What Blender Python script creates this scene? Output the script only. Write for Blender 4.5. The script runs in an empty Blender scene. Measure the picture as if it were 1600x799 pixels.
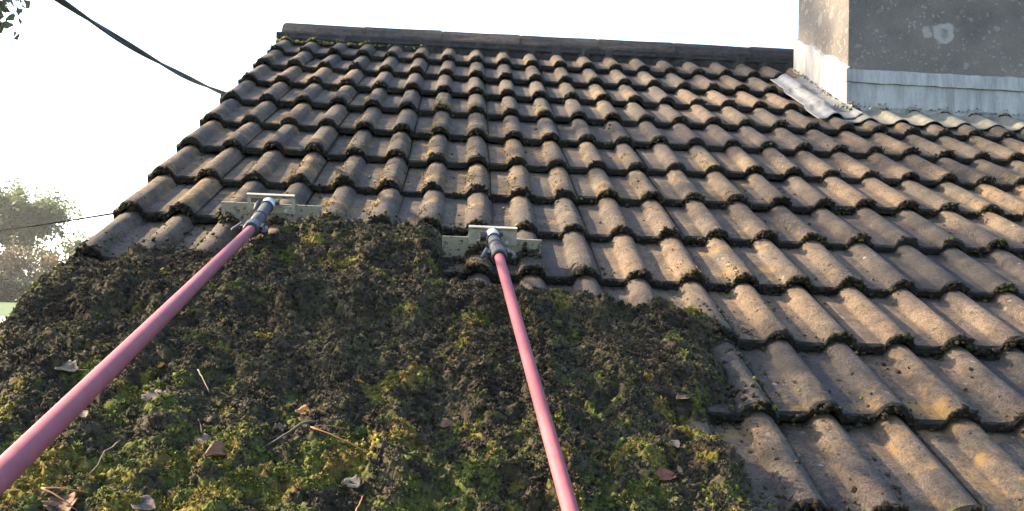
import bpy, math, random
import numpy as np
from mathutils import Matrix, Vector

random.seed(7)
rng = np.random.default_rng(11)
S = bpy.context.scene
C = S.collection
R = math.radians

# ------------------------------------------------------------------ roof frame
TH = R(27.0)
CT, ST = math.cos(TH), math.sin(TH)
Z0 = 4.7
G = 0.343            # exposed length of one tile course
PITCH = 0.15         # distance between two rolls
STEP = 0.031         # how far a course stands above the one below
ROLL = 0.031         # height of a roll above the pan
MR = Matrix(((1, 0, 0, 0), (0, CT, -ST, 0), (0, ST, CT, Z0), (0, 0, 0, 1)))


def W(x, y, z=0.0):
    """roof coordinates (across, up the slope, out of the slope) -> world"""
    return Vector((x, y * CT - z * ST, Z0 + y * ST + z * CT))


def WN(a):
    a = np.asarray(a, float)
    return np.stack([a[:, 0], a[:, 1] * CT - a[:, 2] * ST, Z0 + a[:, 1] * ST + a[:, 2] * CT], 1)


# ------------------------------------------------------------------ camera
cam = bpy.data.cameras.new('camera')
cam.sensor_width = 36.0
cam.lens = 1535.5 * 36.0 / 1600.0
cam.clip_start = 0.05
cam.clip_end = 6000
co = bpy.data.objects.new('camera', cam)
C.objects.link(co)
Rr = ((0.998, -0.035, 0.060), (0.041, -0.391, -0.919), (0.056, 0.920, -0.389))   # right, down, forward in roof axes
right = Vector(Rr[0]).normalized()
fwd = Vector(Rr[2]).normalized()
right = (right - fwd * right.dot(fwd)).normalized()
up = right.cross(fwd)
m3 = MR.to_3x3()
right, up, fwd = m3 @ right, m3 @ up, m3 @ fwd
cp = W(0.990, -5.560, 1.068)
co.matrix_world = Matrix(((right.x, up.x, -fwd.x, cp.x), (right.y, up.y, -fwd.y, cp.y),
                          (right.z, up.z, -fwd.z, cp.z), (0, 0, 0, 1)))
S.camera = co

# ------------------------------------------------------------------ sky, sun, exposure
SUN_EL = R(29.0)
SH = Vector((-0.98, 0.20)).normalized()
SUN = Vector((SH.x * math.cos(SUN_EL), SH.y * math.cos(SUN_EL), math.sin(SUN_EL)))
wd = bpy.data.worlds.new('World')
S.world = wd
wd.use_nodes = True
wn = wd.node_tree
for n in list(wn.nodes):
    wn.nodes.remove(n)
sky = wn.nodes.new('ShaderNodeTexSky')
sky.sky_type = 'NISHITA'
sky.sun_disc = False
sky.sun_elevation = SUN_EL
sky.sun_rotation = math.atan2(SUN.x, SUN.y)
sky.air_density = 1.0
sky.dust_density = 2.0
sky.ozone_density = 1.0
bg = wn.nodes.new('ShaderNodeBackground')
bg.inputs['Strength'].default_value = 0.095
wo = wn.nodes.new('ShaderNodeOutputWorld')
wn.links.new(sky.outputs[0], bg.inputs[0])
wn.links.new(bg.outputs[0], wo.inputs[0])
sl = bpy.data.lights.new('sun', 'SUN')
sl.energy = 3.5
sl.angle = R(0.8)
sl.color = (1.0, 0.79, 0.52)
so = bpy.data.objects.new('sun', sl)
C.objects.link(so)
so.rotation_euler = SUN.to_track_quat('Z', 'Y').to_euler()
so.location = (-20, 5, 20)
S.view_settings.view_transform = 'Standard'
S.view_settings.look = 'None'
S.view_settings.gamma = 1.0
S.view_settings.exposure = 3.1
S.render.engine = 'CYCLES'
S.cycles.use_denoising = True
S.cycles.max_bounces = 6
S.cycles.volume_bounces = 0


# ------------------------------------------------------------------ helpers
def tag(o, label=None, cat=None, group=None, kind=None):
    if label: o['label'] = label
    if cat: o['category'] = cat
    if group: o['group'] = group
    if kind: o['kind'] = kind
    return o


def empty(name, loc, label=None, cat=None, group=None):
    o = bpy.data.objects.new(name, None)
    o.location = loc
    o.empty_display_size = 0.1
    C.objects.link(o)
    return tag(o, label, cat, group)


def attach(o, parent):
    """parent without moving: all part meshes are written in world space"""
    o.parent = parent
    if parent is not None:
        o.matrix_parent_inverse = parent_world(parent).inverted()
    return o


def parent_world(p):
    m = p.matrix_basis.copy()
    while p.parent is not None:
        m = p.parent.matrix_basis @ p.matrix_parent_inverse @ m
        p = p.parent
    return m


def obj(name, mesh, mat=None, parent=None, smooth=False):
    if mat is not None:
        for m in (mat if isinstance(mat, (list, tuple)) else [mat]):
            mesh.materials.append(m)
    if smooth:
        mesh.polygons.foreach_set('use_smooth', np.ones(len(mesh.polygons), bool))
    o = bpy.data.objects.new(name, mesh)
    C.objects.link(o)
    if parent is not None:
        attach(o, parent)
    return o


class MB:
    """collects shapes and builds one mesh"""
    def __init__(s):
        s.v = []; s.f = []

    def add(s, vs, fs):
        b = len(s.v)
        s.v += [tuple(v) for v in vs]
        s.f += [tuple(i + b for i in f) for f in fs]
        return s

    def box(s, c, h, ax=None):
        ax = ax or (Vector((1, 0, 0)), Vector((0, 1, 0)), Vector((0, 0, 1)))
        c = Vector(c)
        vs = [c + ax[0] * (h[0] * i) + ax[1] * (h[1] * j) + ax[2] * (h[2] * k)
              for k in (-1, 1) for j in (-1, 1) for i in (-1, 1)]
        return s.add(vs, [(0, 2, 3, 1), (4, 5, 7, 6), (0, 1, 5, 4), (2, 6, 7, 3), (0, 4, 6, 2), (1, 3, 7, 5)])

    def tube(s, pts, rad, n=10, cap=True):
        pts = [Vector(p) for p in pts]
        if not isinstance(rad, (list, tuple)):
            rad = [rad] * len(pts)
        vs, fs = [], []
        u = None
        for i, p in enumerate(pts):
            d = (pts[min(i + 1, len(pts) - 1)] - pts[max(i - 1, 0)]).normalized()
            if u is None:
                u = d.orthogonal().normalized()
            else:
                u = (u - d * u.dot(d)).normalized()
            w = d.cross(u)
            for k in range(n):
                a = 2 * math.pi * k / n
                vs.append(p + (u * math.cos(a) + w * math.sin(a)) * rad[i])
        for i in range(len(pts) - 1):
            for k in range(n):
                fs.append((i * n + k, i * n + (k + 1) % n, (i + 1) * n + (k + 1) % n, (i + 1) * n + k))
        if cap:
            fs.append(tuple(range(n))[::-1])
            fs.append(tuple((len(pts) - 1) * n + k for k in range(n)))
        return s.add(vs, fs)

    def prism(s, poly, d):
        """poly: list of points (closed outline), d: extrusion vector"""
        poly = [Vector(p) for p in poly]
        n = len(poly)
        d = Vector(d)
        vs = poly + [p + d for p in poly]
        fs = [tuple(range(n))[::-1], tuple(range(n, 2 * n))]
        fs += [(i, (i + 1) % n, (i + 1) % n + n, i + n) for i in range(n)]
        return s.add(vs, fs)

    def mesh(s, name):
        m = bpy.data.meshes.new(name)
        m.from_pydata(s.v, [], s.f)
        m.update()
        return m

    def build(s, name, mat, parent=None, smooth=False):
        return obj(name, s.mesh(name), mat, parent, smooth)


def np_mesh(name, V, T, colors=None, quads=False, smooth=False):
    """fast mesh from numpy triangles (or quads), optional per-vertex colour"""
    m = bpy.data.meshes.new(name)
    k = 4 if quads else 3
    V = np.ascontiguousarray(V, np.float32)
    T = np.ascontiguousarray(T, np.int32)
    m.vertices.add(len(V)); m.vertices.foreach_set('co', V.ravel())
    m.loops.add(T.size); m.loops.foreach_set('vertex_index', T.ravel())
    m.polygons.add(len(T))
    m.polygons.foreach_set('loop_start', np.arange(0, T.size, k, dtype=np.int32))
    m.polygons.foreach_set('loop_total', np.full(len(T), k, np.int32))
    if smooth:
        m.polygons.foreach_set('use_smooth', np.ones(len(T), bool))
    m.update(calc_edges=True)
    if colors is not None:
        a = m.color_attributes.new('tint', 'FLOAT_COLOR', 'POINT')
        c = np.ones((len(V), 4), np.float32); c[:, :3] = colors
        a.data.foreach_set('color', c.ravel())
    return m


LAT = rng.random((8, 256, 256)).astype(np.float32)


def vn(x, y, f, k=0):
    """value noise 0..1 with lattice frequency f"""
    x = np.asarray(x) * f + 37.3 * k + 900; y = np.asarray(y) * f + 11.7 * k + 900
    xi = np.floor(x).astype(int); yi = np.floor(y).astype(int)
    u = x - xi; v = y - yi
    u = u * u * (3 - 2 * u); v = v * v * (3 - 2 * v)
    L = LAT[k % 8]
    a = L[xi % 256, yi % 256]; b = L[(xi + 1) % 256, yi % 256]
    c = L[xi % 256, (yi + 1) % 256]; d = L[(xi + 1) % 256, (yi + 1) % 256]
    return (a * (1 - u) + b * u) * (1 - v) + (c * (1 - u) + d * u) * v


def fbm(x, y, f, k=0, o=4):
    t = 0; a = 0.5; n = 0
    for i in range(o):
        t = t + a * vn(x, y, f * 2 ** i, k + i); n += a; a *= 0.5
    return t / n


def worley(x, y, f, k=0):
    """distance to the nearest jittered cell centre (in cells) and that cell's random number"""
    x = np.asarray(x) * f + 500; y = np.asarray(y) * f + 500
    xi = np.floor(x).astype(int); yi = np.floor(y).astype(int)
    best = np.full(x.shape, 9.0); rid = np.zeros(x.shape)
    for a in (-1, 0, 1):
        for b_ in (-1, 0, 1):
            cx, cy = (xi + a) % 256, (yi + b_) % 256
            d = np.hypot(xi + a + LAT[k % 8][cx, cy] - x, yi + b_ + LAT[(k + 3) % 8][cx, cy] - y)
            m_ = d < best
            rid = np.where(m_, LAT[(k + 5) % 8][cx, cy], rid); best = np.where(m_, d, best)
    return best, rid


# ------------------------------------------------------------------ materials
def mat(name):
    m = bpy.data.materials.new(name)
    m.use_nodes = True
    nt = m.node_tree
    b = nt.nodes['Principled BSDF']
    return m, nt, b


class N:
    """small node helper"""
    def __init__(s, nt):
        s.nt = nt
        s.pos = nt.nodes.new('ShaderNodeNewGeometry').outputs['Position']

    def new(s, t): return s.nt.nodes.new(t)
    def link(s, a, b): s.nt.links.new(a, b)

    def noise(s, scale, detail=4, rough=0.6, vec=None):
        n = s.new('ShaderNodeTexNoise')
        n.inputs['Scale'].default_value = scale
        n.inputs['Detail'].default_value = detail
        n.inputs['Roughness'].default_value = rough
        s.link(vec or s.pos, n.inputs['Vector'])
        return n.outputs['Fac']

    def vor(s, scale, feat='F1', out='Distance', vec=None):
        n = s.new('ShaderNodeTexVoronoi')
        n.feature = feat
        n.inputs['Scale'].default_value = scale
        s.link(vec or s.pos, n.inputs['Vector'])
        return n.outputs[out]

    def ramp(s, f, stops):
        r = s.new('ShaderNodeValToRGB')
        e = r.color_ramp.elements
        while len(e) < len(stops): e.new(0.5)
        for i, (p, c) in enumerate(stops):
            e[i].position = p
            e[i].color = (c, c, c, 1) if isinstance(c, (int, float)) else (*c, 1)
        s.link(f, r.inputs[0])
        return r.outputs[0]

    def mix(s, f, a, b, mode='MIX'):
        m = s.new('ShaderNodeMix'); m.data_type = 'RGBA'; m.blend_type = mode
        for i, v in ((0, f), (6, a), (7, b)):
            if isinstance(v, (int, float)): m.inputs[i].default_value = v if i == 0 else (v, v, v, 1)
            elif isinstance(v, tuple): m.inputs[i].default_value = (*v, 1)
            else: s.link(v, m.inputs[i])
        return m.outputs[2]

    def math(s, op, a, b=0.0):
        m = s.new('ShaderNodeMath'); m.operation = op
        for i, v in enumerate((a, b)):
            if isinstance(v, (int, float)): m.inputs[i].default_value = v
            else: s.link(v, m.inputs[i])
        return m.outputs[0]

    def bump(s, h, strength, dist, b):
        n = s.new('ShaderNodeBump')
        n.inputs['Strength'].default_value = strength
        n.inputs['Distance'].default_value = dist
        s.link(h, n.inputs['Height'])
        s.link(n.outputs[0], b.inputs['Normal'])


def tile_mat(name, edge=False):
    m, nt, b = mat(name)
    k = N(nt)
    oi = k.new('ShaderNodeObjectInfo').outputs['Random']
    big = k.noise(2.3, 3)
    col = k.ramp(big, [(0.30, (0.038, 0.034, 0.033)), (0.50, (0.057, 0.048, 0.041)), (0.72, (0.080, 0.061, 0.044))])
    tint = k.ramp(oi, [(0.0, (0.62, 0.63, 0.68)), (0.5, (1, 0.97, 0.94)), (1.0, (1.30, 1.12, 0.96))])
    col = k.mix(1.0, col, tint, 'MULTIPLY')
    blot = k.noise(17, 5, 0.7)
    col = k.mix(1.0, col, k.ramp(blot, [(0.30, 0.50), (0.5, 1.0), (0.70, 1.35)]), 'MULTIPLY')
    grain = k.noise(210, 4, 0.8)
    col = k.mix(1.0, col, k.ramp(grain, [(0.32, 0.35), (0.5, 1.0), (0.68, 1.75)]), 'MULTIPLY')
    # ochre lichen, grey lichen spots, dark algae and black moss flecks
    loc = k.noise(9, 6, 0.72)
    zone = k.noise(1.15, 2)
    vd = k.new('ShaderNodeVectorMath'); vd.operation = 'DISTANCE'
    k.link(k.pos, vd.inputs[0]); vd.inputs[1].default_value = (0.7, -1.75, 3.82)
    zone = k.math('ADD', zone, k.ramp(vd.outputs['Value'], [(0.0, 0.16), (0.9, 0.11), (1.0, 0.0)]))
    och = k.math('MULTIPLY', k.ramp(loc, [(0.52, 0.0), (0.64, 1.0)]), k.ramp(zone, [(0.50, 0.06), (0.62, 1.0)]))
    col = k.mix(k.math('MULTIPLY', och, 0.85), col, (0.170, 0.104, 0.036))
    v = k.vor(24)
    spot = k.math('MULTIPLY', k.ramp(v, [(0.10, 1.0), (0.17, 0.0)]), k.ramp(k.noise(5.1, 2), [(0.55, 0.0), (0.62, 1.0)]))
    col = k.mix(k.math('MULTIPLY', spot, 0.7), col, (0.17, 0.165, 0.155))
    fl = k.noise(70, 4, 0.75)
    flz = k.noise(6.5, 3)
    fleck = k.math('MULTIPLY', k.ramp(fl, [(0.55, 0.0), (0.62, 1.0)]), k.ramp(flz, [(0.36, 0.1), (0.55, 1.0)]))
    col = k.mix(k.math('MULTIPLY', fleck, 0.9), col, (0.014, 0.015, 0.010))
    gr = k.math('MULTIPLY', k.ramp(k.noise(33, 4, 0.7), [(0.57, 0.0), (0.68, 1.0)]), k.ramp(k.noise(3.1, 2), [(0.50, 0.0), (0.62, 1.0)]))
    col = k.mix(k.math('MULTIPLY', gr, 0.6), col, (0.085, 0.085, 0.022))
    mp = k.new('ShaderNodeMapping'); mp.inputs['Rotation'].default_value = (-TH, 0, 0); mp.inputs['Scale'].default_value = (1.0, 0.16, 1.0)
    k.link(k.pos, mp.inputs['Vector'])
    run = k.noise(24, 4, 0.65, mp.outputs[0])
    col = k.mix(k.math('MULTIPLY', k.ramp(run, [(0.52, 0.0), (0.66, 1.0)]), 0.45), col, (0.026, 0.024, 0.021))
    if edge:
        col = k.mix(k.ramp(k.noise(60, 3), [(0.3, 0.93), (0.75, 1.0)]), col, (0.0115, 0.0112, 0.0105))  # front face: dark moss and the edge band's shade, both in the colour
    k.link(col, b.inputs['Base Color'])
    b.inputs['Roughness'].default_value = 0.92
    b.inputs['Specular IOR Level'].default_value = 0.25
    h = k.math('ADD', k.math('MULTIPLY', grain, 0.6), k.math('MULTIPLY', k.noise(95, 4, 0.7), 1.0))
    k.bump(h, 0.75, 0.004 if not edge else 0.010, b)
    return m


def tint_mat(name, rough=1.0, nz=130, lo=0.6, hi=1.5, transl=0.0, bump=0.0):
    """colour comes from the 'tint' attribute, broken up by noise"""
    m, nt, b = mat(name)
    k = N(nt)
    a = k.new('ShaderNodeAttribute'); a.attribute_name = 'tint'
    c = k.mix(1.0, a.outputs['Color'], k.ramp(k.noise(nz, 3, 0.7), [(0.28, lo), (0.5, 1.0), (0.75, hi)]), 'MULTIPLY')
    k.link(c, b.inputs['Base Color'])
    b.inputs['Roughness'].default_value = rough
    b.inputs['Specular IOR Level'].default_value = 0.15
    if bump:
        k.bump(k.noise(nz * 2, 3, 0.7), 0.8, bump, b)
    if transl:
        t = k.new('ShaderNodeBsdfTranslucent')
        k.link(c, t.inputs['Color'])
        mx = k.new('ShaderNodeMixShader'); mx.inputs[0].default_value = transl
        k.link(b.outputs[0], mx.inputs[1]); k.link(t.outputs[0], mx.inputs[2])
        k.link(mx.outputs[0], nt.nodes['Material Output'].inputs['Surface'])
    return m


def plain(name, col, rough=0.6, metal=0.0, nz=40, amt=0.35, bump=0.0, dirt=None, spec=0.3):
    m, nt, b = mat(name)
    k = N(nt)
    c = k.mix(1.0, col, k.ramp(k.noise(nz, 5, 0.65), [(0.28, 1 - amt), (0.5, 1.0), (0.74, 1 + amt)]), 'MULTIPLY')
    if dirt:
        f = k.ramp(k.noise(dirt[1], 5, 0.7), [(dirt[2], 0.0), (dirt[2] + 0.09, 1.0)])
        c = k.mix(f, c, dirt[0])
    k.link(c, b.inputs['Base Color'])
    b.inputs['Roughness'].default_value = rough
    b.inputs['Metallic'].default_value = metal
    b.inputs['Specular IOR Level'].default_value = spec
    if bump:
        k.bump(k.noise(nz * 3, 4, 0.7), 0.7, bump, b)
    return m


M_TILE = tile_mat('concrete_tile')
M_EDGE = tile_mat('mossy_shaded_tile_edge', True)
M_MOSS = tint_mat('moss', 1.0, 260, 0.45, 1.7, 0.0, 0.002)
M_LEAF = tint_mat('tree_leaf', 0.6, 3.0, 0.75, 1.3, 0.45)
M_DEAD = tint_mat('dead_leaf', 0.7, 90, 0.65, 1.35, 0.25)
M_BARK = plain('bark', (0.085, 0.070, 0.055), 0.95, 0, 14, 0.5, 0.02)


def render_mat():
    m, nt, b = mat('chimney_render')
    k = N(nt)
    col = k.ramp(k.noise(4.0, 5, 0.65), [(0.30, (0.072, 0.066, 0.061)), (0.52, (0.100, 0.090, 0.081)), (0.74, (0.132, 0.115, 0.100))])
    g = k.noise(300, 2, 0.7)
    col = k.mix(0.8, col, k.ramp(g, [(0.3, 0.55), (0.5, 1.0), (0.72, 1.45)]), 'MULTIPLY')
    wob = k.new('ShaderNodeVectorMath'); wob.operation = 'MULTIPLY_ADD'
    nn = k.new('ShaderNodeTexNoise'); nn.inputs['Scale'].default_value = 22; nn.inputs['Detail'].default_value = 3
    k.link(k.pos, nn.inputs['Vector'])
    k.link(nn.outputs['Color'], wob.inputs[0]); wob.inputs[1].default_value = (0.05, 0.05, 0.05); k.link(k.pos, wob.inputs[2])
    for sc, a, z, cc in ((6.5, 0.20, 0.50, (0.33, 0.32, 0.30)), (19, 0.20, 0.48, (0.30, 0.29, 0.27)), (15, 0.20, 0.55, (0.24, 0.20, 0.10)), (40, 0.24, 0.46, (0.31, 0.30, 0.28))):
        d = k.vor(sc, vec=wob.outputs[0])
        f = k.math('MULTIPLY', k.ramp(d, [(a, 1.0), (a + 0.08, 0.0)]), k.ramp(k.noise(sc * 0.35, 2), [(z, 0.0), (z + 0.08, 1.0)]))
        col = k.mix(k.math('MULTIPLY', f, 0.30), col, cc)
    for (cx, cz, r0, r1, hollow) in ((3.303, 4.620, 0.030, 0.048, 0.75), (3.215, 4.618, 0.0, 0.020, 0.6)):
        # an old pale lichen ring on the front of the stack
        vd = k.new('ShaderNodeVectorMath'); vd.operation = 'DISTANCE'
        k.link(wob.outputs[0], vd.inputs[0]); vd.inputs[1].default_value = (cx + 0.025, -0.863, cz + 0.025)
        f = k.ramp(vd.outputs['Value'], [(max(r0 - 0.02, 0.0), 0.15 if r0 else 0.8), (r0 + 0.002, 0.8), (r1, 0.8), (r1 + 0.010, 0.0)])
        col = k.mix(k.math('MULTIPLY', f, hollow), col, (0.30, 0.295, 0.28))
    k.link(col, b.inputs['Base Color'])
    b.inputs['Roughness'].default_value = 0.95
    k.bump(k.math('ADD', g, k.noise(60, 4, 0.7)), 0.8, 0.006, b)
    return m


def lead_mat(name, base, white):
    m, nt, b = mat(name)
    k = N(nt)
    mp = k.new('ShaderNodeMapping'); mp.inputs['Scale'].default_value = (1.0, 1.0, 0.18)
    k.link(k.pos, mp.inputs['Vector'])
    run = k.noise(26, 5, 0.7, mp.outputs[0])
    col = k.mix(k.ramp(run, [(0.36, 0.0), (0.62, 1.0)]), base, white)
    col = k.mix(k.ramp(k.noise(30, 5, 0.75), [(0.60, 0.0), (0.68, 0.8)]), col, (0.13, 0.135, 0.10))
    k.link(col, b.inputs['Base Color'])
    b.inputs['Roughness'].default_value = 0.62
    b.inputs['Metallic'].default_value = 0.15
    k.bump(k.noise(18, 4, 0.6), 0.5, 0.012, b)
    return m


M_CHIM = render_mat()
M_LEAD = lead_mat('grey_lead', (0.145, 0.144, 0.142), (0.245, 0.242, 0.236))
M_LEADW = lead_mat('white_lead', (0.13, 0.134, 0.14), (0.21, 0.21, 0.21))
M_SOAK = lead_mat('dull_lead', (0.085, 0.088, 0.092), (0.135, 0.138, 0.142))
M_APRON = lead_mat('lichen_lead', (0.10, 0.098, 0.086), (0.17, 0.16, 0.12))
M_RIDGE = plain('ridge_concrete', (0.0165, 0.0160, 0.0178), 0.95, 0, 26, 0.9, 0.006, ((0.012, 0.013, 0.010), 45, 0.54))  # base colour darkened to carry the shade on the ridge's down-slope face
M_MORTAR = plain('mortar', (0.022, 0.020, 0.020), 0.95, 0, 30, 0.5, 0.008, ((0.012, 0.013, 0.010), 45, 0.52))
M_WALL = plain('rendered_wall', (0.55, 0.52, 0.46), 0.9, 0, 8, 0.15, 0.004)
M_DECK = plain('roof_felt', (0.03, 0.03, 0.03), 0.95)
M_GUTTER = plain('gutter_plastic', (0.04, 0.04, 0.04), 0.5)
M_POLE = plain('red_fibreglass', (0.170, 0.048, 0.062), 0.65, 0, 34, 0.16, 0.0, ((0.105, 0.042, 0.045), 55, 0.60), 0.22)
M_ALU = plain('dirty_aluminium', (0.225, 0.205, 0.160), 0.65, 0.1, 60, 0.25, 0.0, ((0.025, 0.023, 0.018), 60, 0.53))
M_ALUC = plain('aluminium', (0.28, 0.26, 0.215), 0.6, 0.1, 60, 0.25, 0.0, ((0.04, 0.037, 0.03), 70, 0.58))
M_SLEEVE = plain('grey_plastic', (0.040, 0.044, 0.052), 0.6, 0, 50, 0.25)
M_BLACK = plain('black_plastic', (0.025, 0.025, 0.028), 0.45)
M_SILVER = plain('silver_metal', (0.50, 0.50, 0.50), 0.35, 0.4, 60, 0.15)
M_CABLE = plain('cable_sheath', (0.022, 0.026, 0.034), 0.7)
M_GRASS = plain('grass', (0.026, 0.062, 0.008), 0.95, 0, 0.9, 0.45, 0.0, ((0.034, 0.050, 0.010), 0.4, 0.56))
M_PATH = plain('gravel', (0.42, 0.38, 0.30), 0.95, 0, 4, 0.25)
M_FELT = plain('shed_felt', (0.135, 0.150, 0.160), 0.9, 0, 9, 0.35, 0.004)
M_BOARD = plain('shed_board', (0.20, 0.14, 0.085), 0.85, 0, 7, 0.3)


# ------------------------------------------------------------------ roof surface functions (roof coordinates)
def prof(x):
    x = np.asarray(x, float)
    d = np.abs((x + PITCH / 2) % PITCH - PITCH / 2)
    a = np.minimum(d / 0.0385, 1)
    rd = np.maximum(1 - a ** 2.2, 0) ** 0.62
    foot = 0.06 * np.clip((0.050 - d) / 0.012, 0, 1)
    return ROLL * np.maximum(rd, foot)


def sag(x, y):
    x = np.asarray(x, float); y = np.asarray(y, float)
    return (-0.015 * np.exp(-((x - 1.25) / 0.75) ** 2 - ((y + 2.05) / 0.95) ** 2)
            + 0.010 * np.exp(-((x - 0.1) / 0.8) ** 2 - ((y + 0.9) / 0.8) ** 2))


def tilez(x, y):
    y = np.asarray(y, float)
    s = (-y / G) % 1.0
    return -STEP * (1 - s) + prof(x) - ROLL + sag(x, y)


# ------------------------------------------------------------------ ground (one sheet to the horizon)
def ground_z(x, y):
    r = np.hypot(np.asarray(x, float), np.asarray(y, float))
    return np.where(r < 12, 0.0, 3.9 * (1 - np.exp(-np.maximum(r - 12, 0) / 30.0))) + 0.25 * (vn(x, y, 0.03, 3) - 0.5) * np.clip((r - 12) / 20, 0, 1)


rr = np.concatenate([[0.01], np.linspace(4, 120, 59), np.geomspace(130, 900, 14)])
na = 96
aa = np.linspace(0, 2 * np.pi, na, endpoint=False)
GX = (rr[:, None] * np.cos(aa)).ravel(); GY = (rr[:, None] * np.sin(aa)).ravel()
gi = np.arange(len(rr) * na).reshape(len(rr), na)
q = np.stack([gi[:-1], gi[1:], np.roll(gi, -1, 1)[1:], np.roll(gi, -1, 1)[:-1]], -1).reshape(-1, 4)
g = obj('ground', np_mesh('ground', np.stack([GX, GY, ground_z(GX, GY)], 1), q, quads=True, smooth=True), M_GRASS)
tag(g, 'sunlit green lawn and field around the house', kind='structure')

pa = np.radians(np.linspace(-70, 40, 80))
pv, pf = [], []
for i, a in enumerate(pa):
    for r in (41.0, 45.5):
        x, y = r * math.sin(a), r * math.cos(a)
        pv.append((x, y, float(ground_z(x, y)) + 0.03))
for i in range(len(pa) - 1):
    pf.append((2 * i, 2 * i + 1, 2 * i + 3, 2 * i + 2))
tag(MB().add(pv, pf).build('path', M_PATH), 'pale gravel path across the lawn', kind='structure')

# ------------------------------------------------------------------ house: walls, roof deck
house = empty('house', (2.5, 0, 0), 'low house under a mossy brown concrete tiled roof with a big chimney', 'house')
XE = 5.12
eave_y = -14 * G
ey = eave_y * CT
ez = Z0 + eave_y * ST
wb = MB()
yf, yb = -4.0, 4.2
wb.prism([(0.10, yf, 0), (0.10, yf, ez + (yf - ey) * ST / CT - 0.17), (0.10, 0.1, Z0 - 0.10), (0.10, yb, ez + 0.0), (0.10, yb, 0)], (XE + 3.0, 0, 0))
wb.build('wall', M_WALL, house)
db = MB()
zt, zb_ = -0.092, -0.14
db.prism([W(0.0, eave_y + 0.03, zt), W(0.0, 0.06, zt), W(0.0, 0.06, zb_), W(0.0, eave_y + 0.03, zb_)], (XE, 0, 0))
top = W(0, 0.06, zt)
db.prism([(0.0, top.y + 0.002, top.z), (0.0, top.y + 4.3, top.z - 4.3 * ST / CT), (0.0, top.y + 4.3, top.z - 4.3 * ST / CT - 0.06), (0.0, top.y + 0.002, top.z - 0.06)], (XE, 0, 0))
roof = db.build('roof', M_DECK, house)
gb = MB()
arc = [(-0.06 * math.cos(a), -0.06 * math.sin(a)) for a in np.linspace(0, math.pi, 9)]
arc2 = [(-0.055 * math.cos(a), -0.055 * math.sin(a)) for a in np.linspace(math.pi, 0, 9)]
gb.prism([(-0.02, ey - 0.03 + p[0], ez - 0.10 + p[1]) for p in arc + arc2], (XE + 0.02, 0, 0))
gb.build('gutter', M_GUTTER, house)


# ------------------------------------------------------------------ roof tiles, each its own object
def tile_mesh(var, verge=False):
    r = np.random.default_rng(100 + var)
    xs = [-0.1030, -0.075] if not verge else [-0.052]
    for c in (0.0, PITCH):
        xs += [c + d for d in (-0.046, -0.0385, -0.036, -0.029, -0.019, -0.007, 0.007, 0.019, 0.029, 0.036, 0.0385, 0.046)]
        if c == 0.0:
            xs += [0.064, 0.086]
    xs += [0.1925]
    xs = np.array(xs)
    ys = np.array([0.0, 0.006, 0.10, 0.22, 0.34, 0.42])
    n = len(xs)
    bow = r.normal(0, 0.0012, n)
    V = []
    for j, y in enumerate(ys):
        z = prof(xs) - ROLL - STEP * y / G + bow * 0.6
        if verge:
            z = np.where(xs < -0.045, -ROLL - STEP * y / G - 0.002, z)
        jit = r.normal(0, 0.0009, n)
        yy = np.full(n, y)
        if j == 0:
            z = z - 0.005
            yy = yy + r.normal(0, 0.0018, n)
        V.append(np.stack([xs, yy, z + jit], 1))
    # under side: front bottom row and back bottom row
    thick = 0.024
    fb = np.stack([xs, np.full(n, 0.004) + r.normal(0, 0.002, n), prof(xs) - ROLL - thick + r.normal(0, 0.001, n)], 1)
    bb = np.stack([xs, np.full(n, 0.42), prof(xs) - ROLL - STEP * 0.42 / G - thick], 1)
    if verge:
        fb[0, 2] -= 0.055; bb[0, 2] -= 0.055
    V += [fb, bb]
    V = np.concatenate(V)
    F, MI = [], []
    k = len(ys)
    for j in range(k - 1):
        for i in range(n - 1):
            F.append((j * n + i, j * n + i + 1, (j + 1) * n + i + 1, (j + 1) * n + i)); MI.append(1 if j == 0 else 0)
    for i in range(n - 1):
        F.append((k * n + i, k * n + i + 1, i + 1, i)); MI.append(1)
        F.append((k * n + i, (k + 1) * n + i, (k + 1) * n + i + 1, k * n + i + 1)); MI.append(0)
        F.append(((k - 1) * n + i, (k - 1) * n + i + 1, (k + 1) * n + i + 1, (k + 1) * n + i)); MI.append(0)
    for i, fl in ((0, False), (n - 1, True)):
        col = [j * n + i for j in range(k)] + [(k + 1) * n + i, k * n + i]
        F.append(tuple(col if not fl else col[::-1])); MI.append(0)
    m = bpy.data.meshes.new('roof_tile')
    m.from_pydata([tuple(v) for v in V], [], F)
    m.polygons.foreach_set('material_index', MI)
    sm = np.zeros(len(F), bool); sm[:(k - 1) * (n - 1)] = True; sm[:n - 1] = False
    m.polygons.foreach_set('use_smooth', sm)
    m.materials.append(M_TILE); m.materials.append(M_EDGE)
    m.update()
    return m


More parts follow.
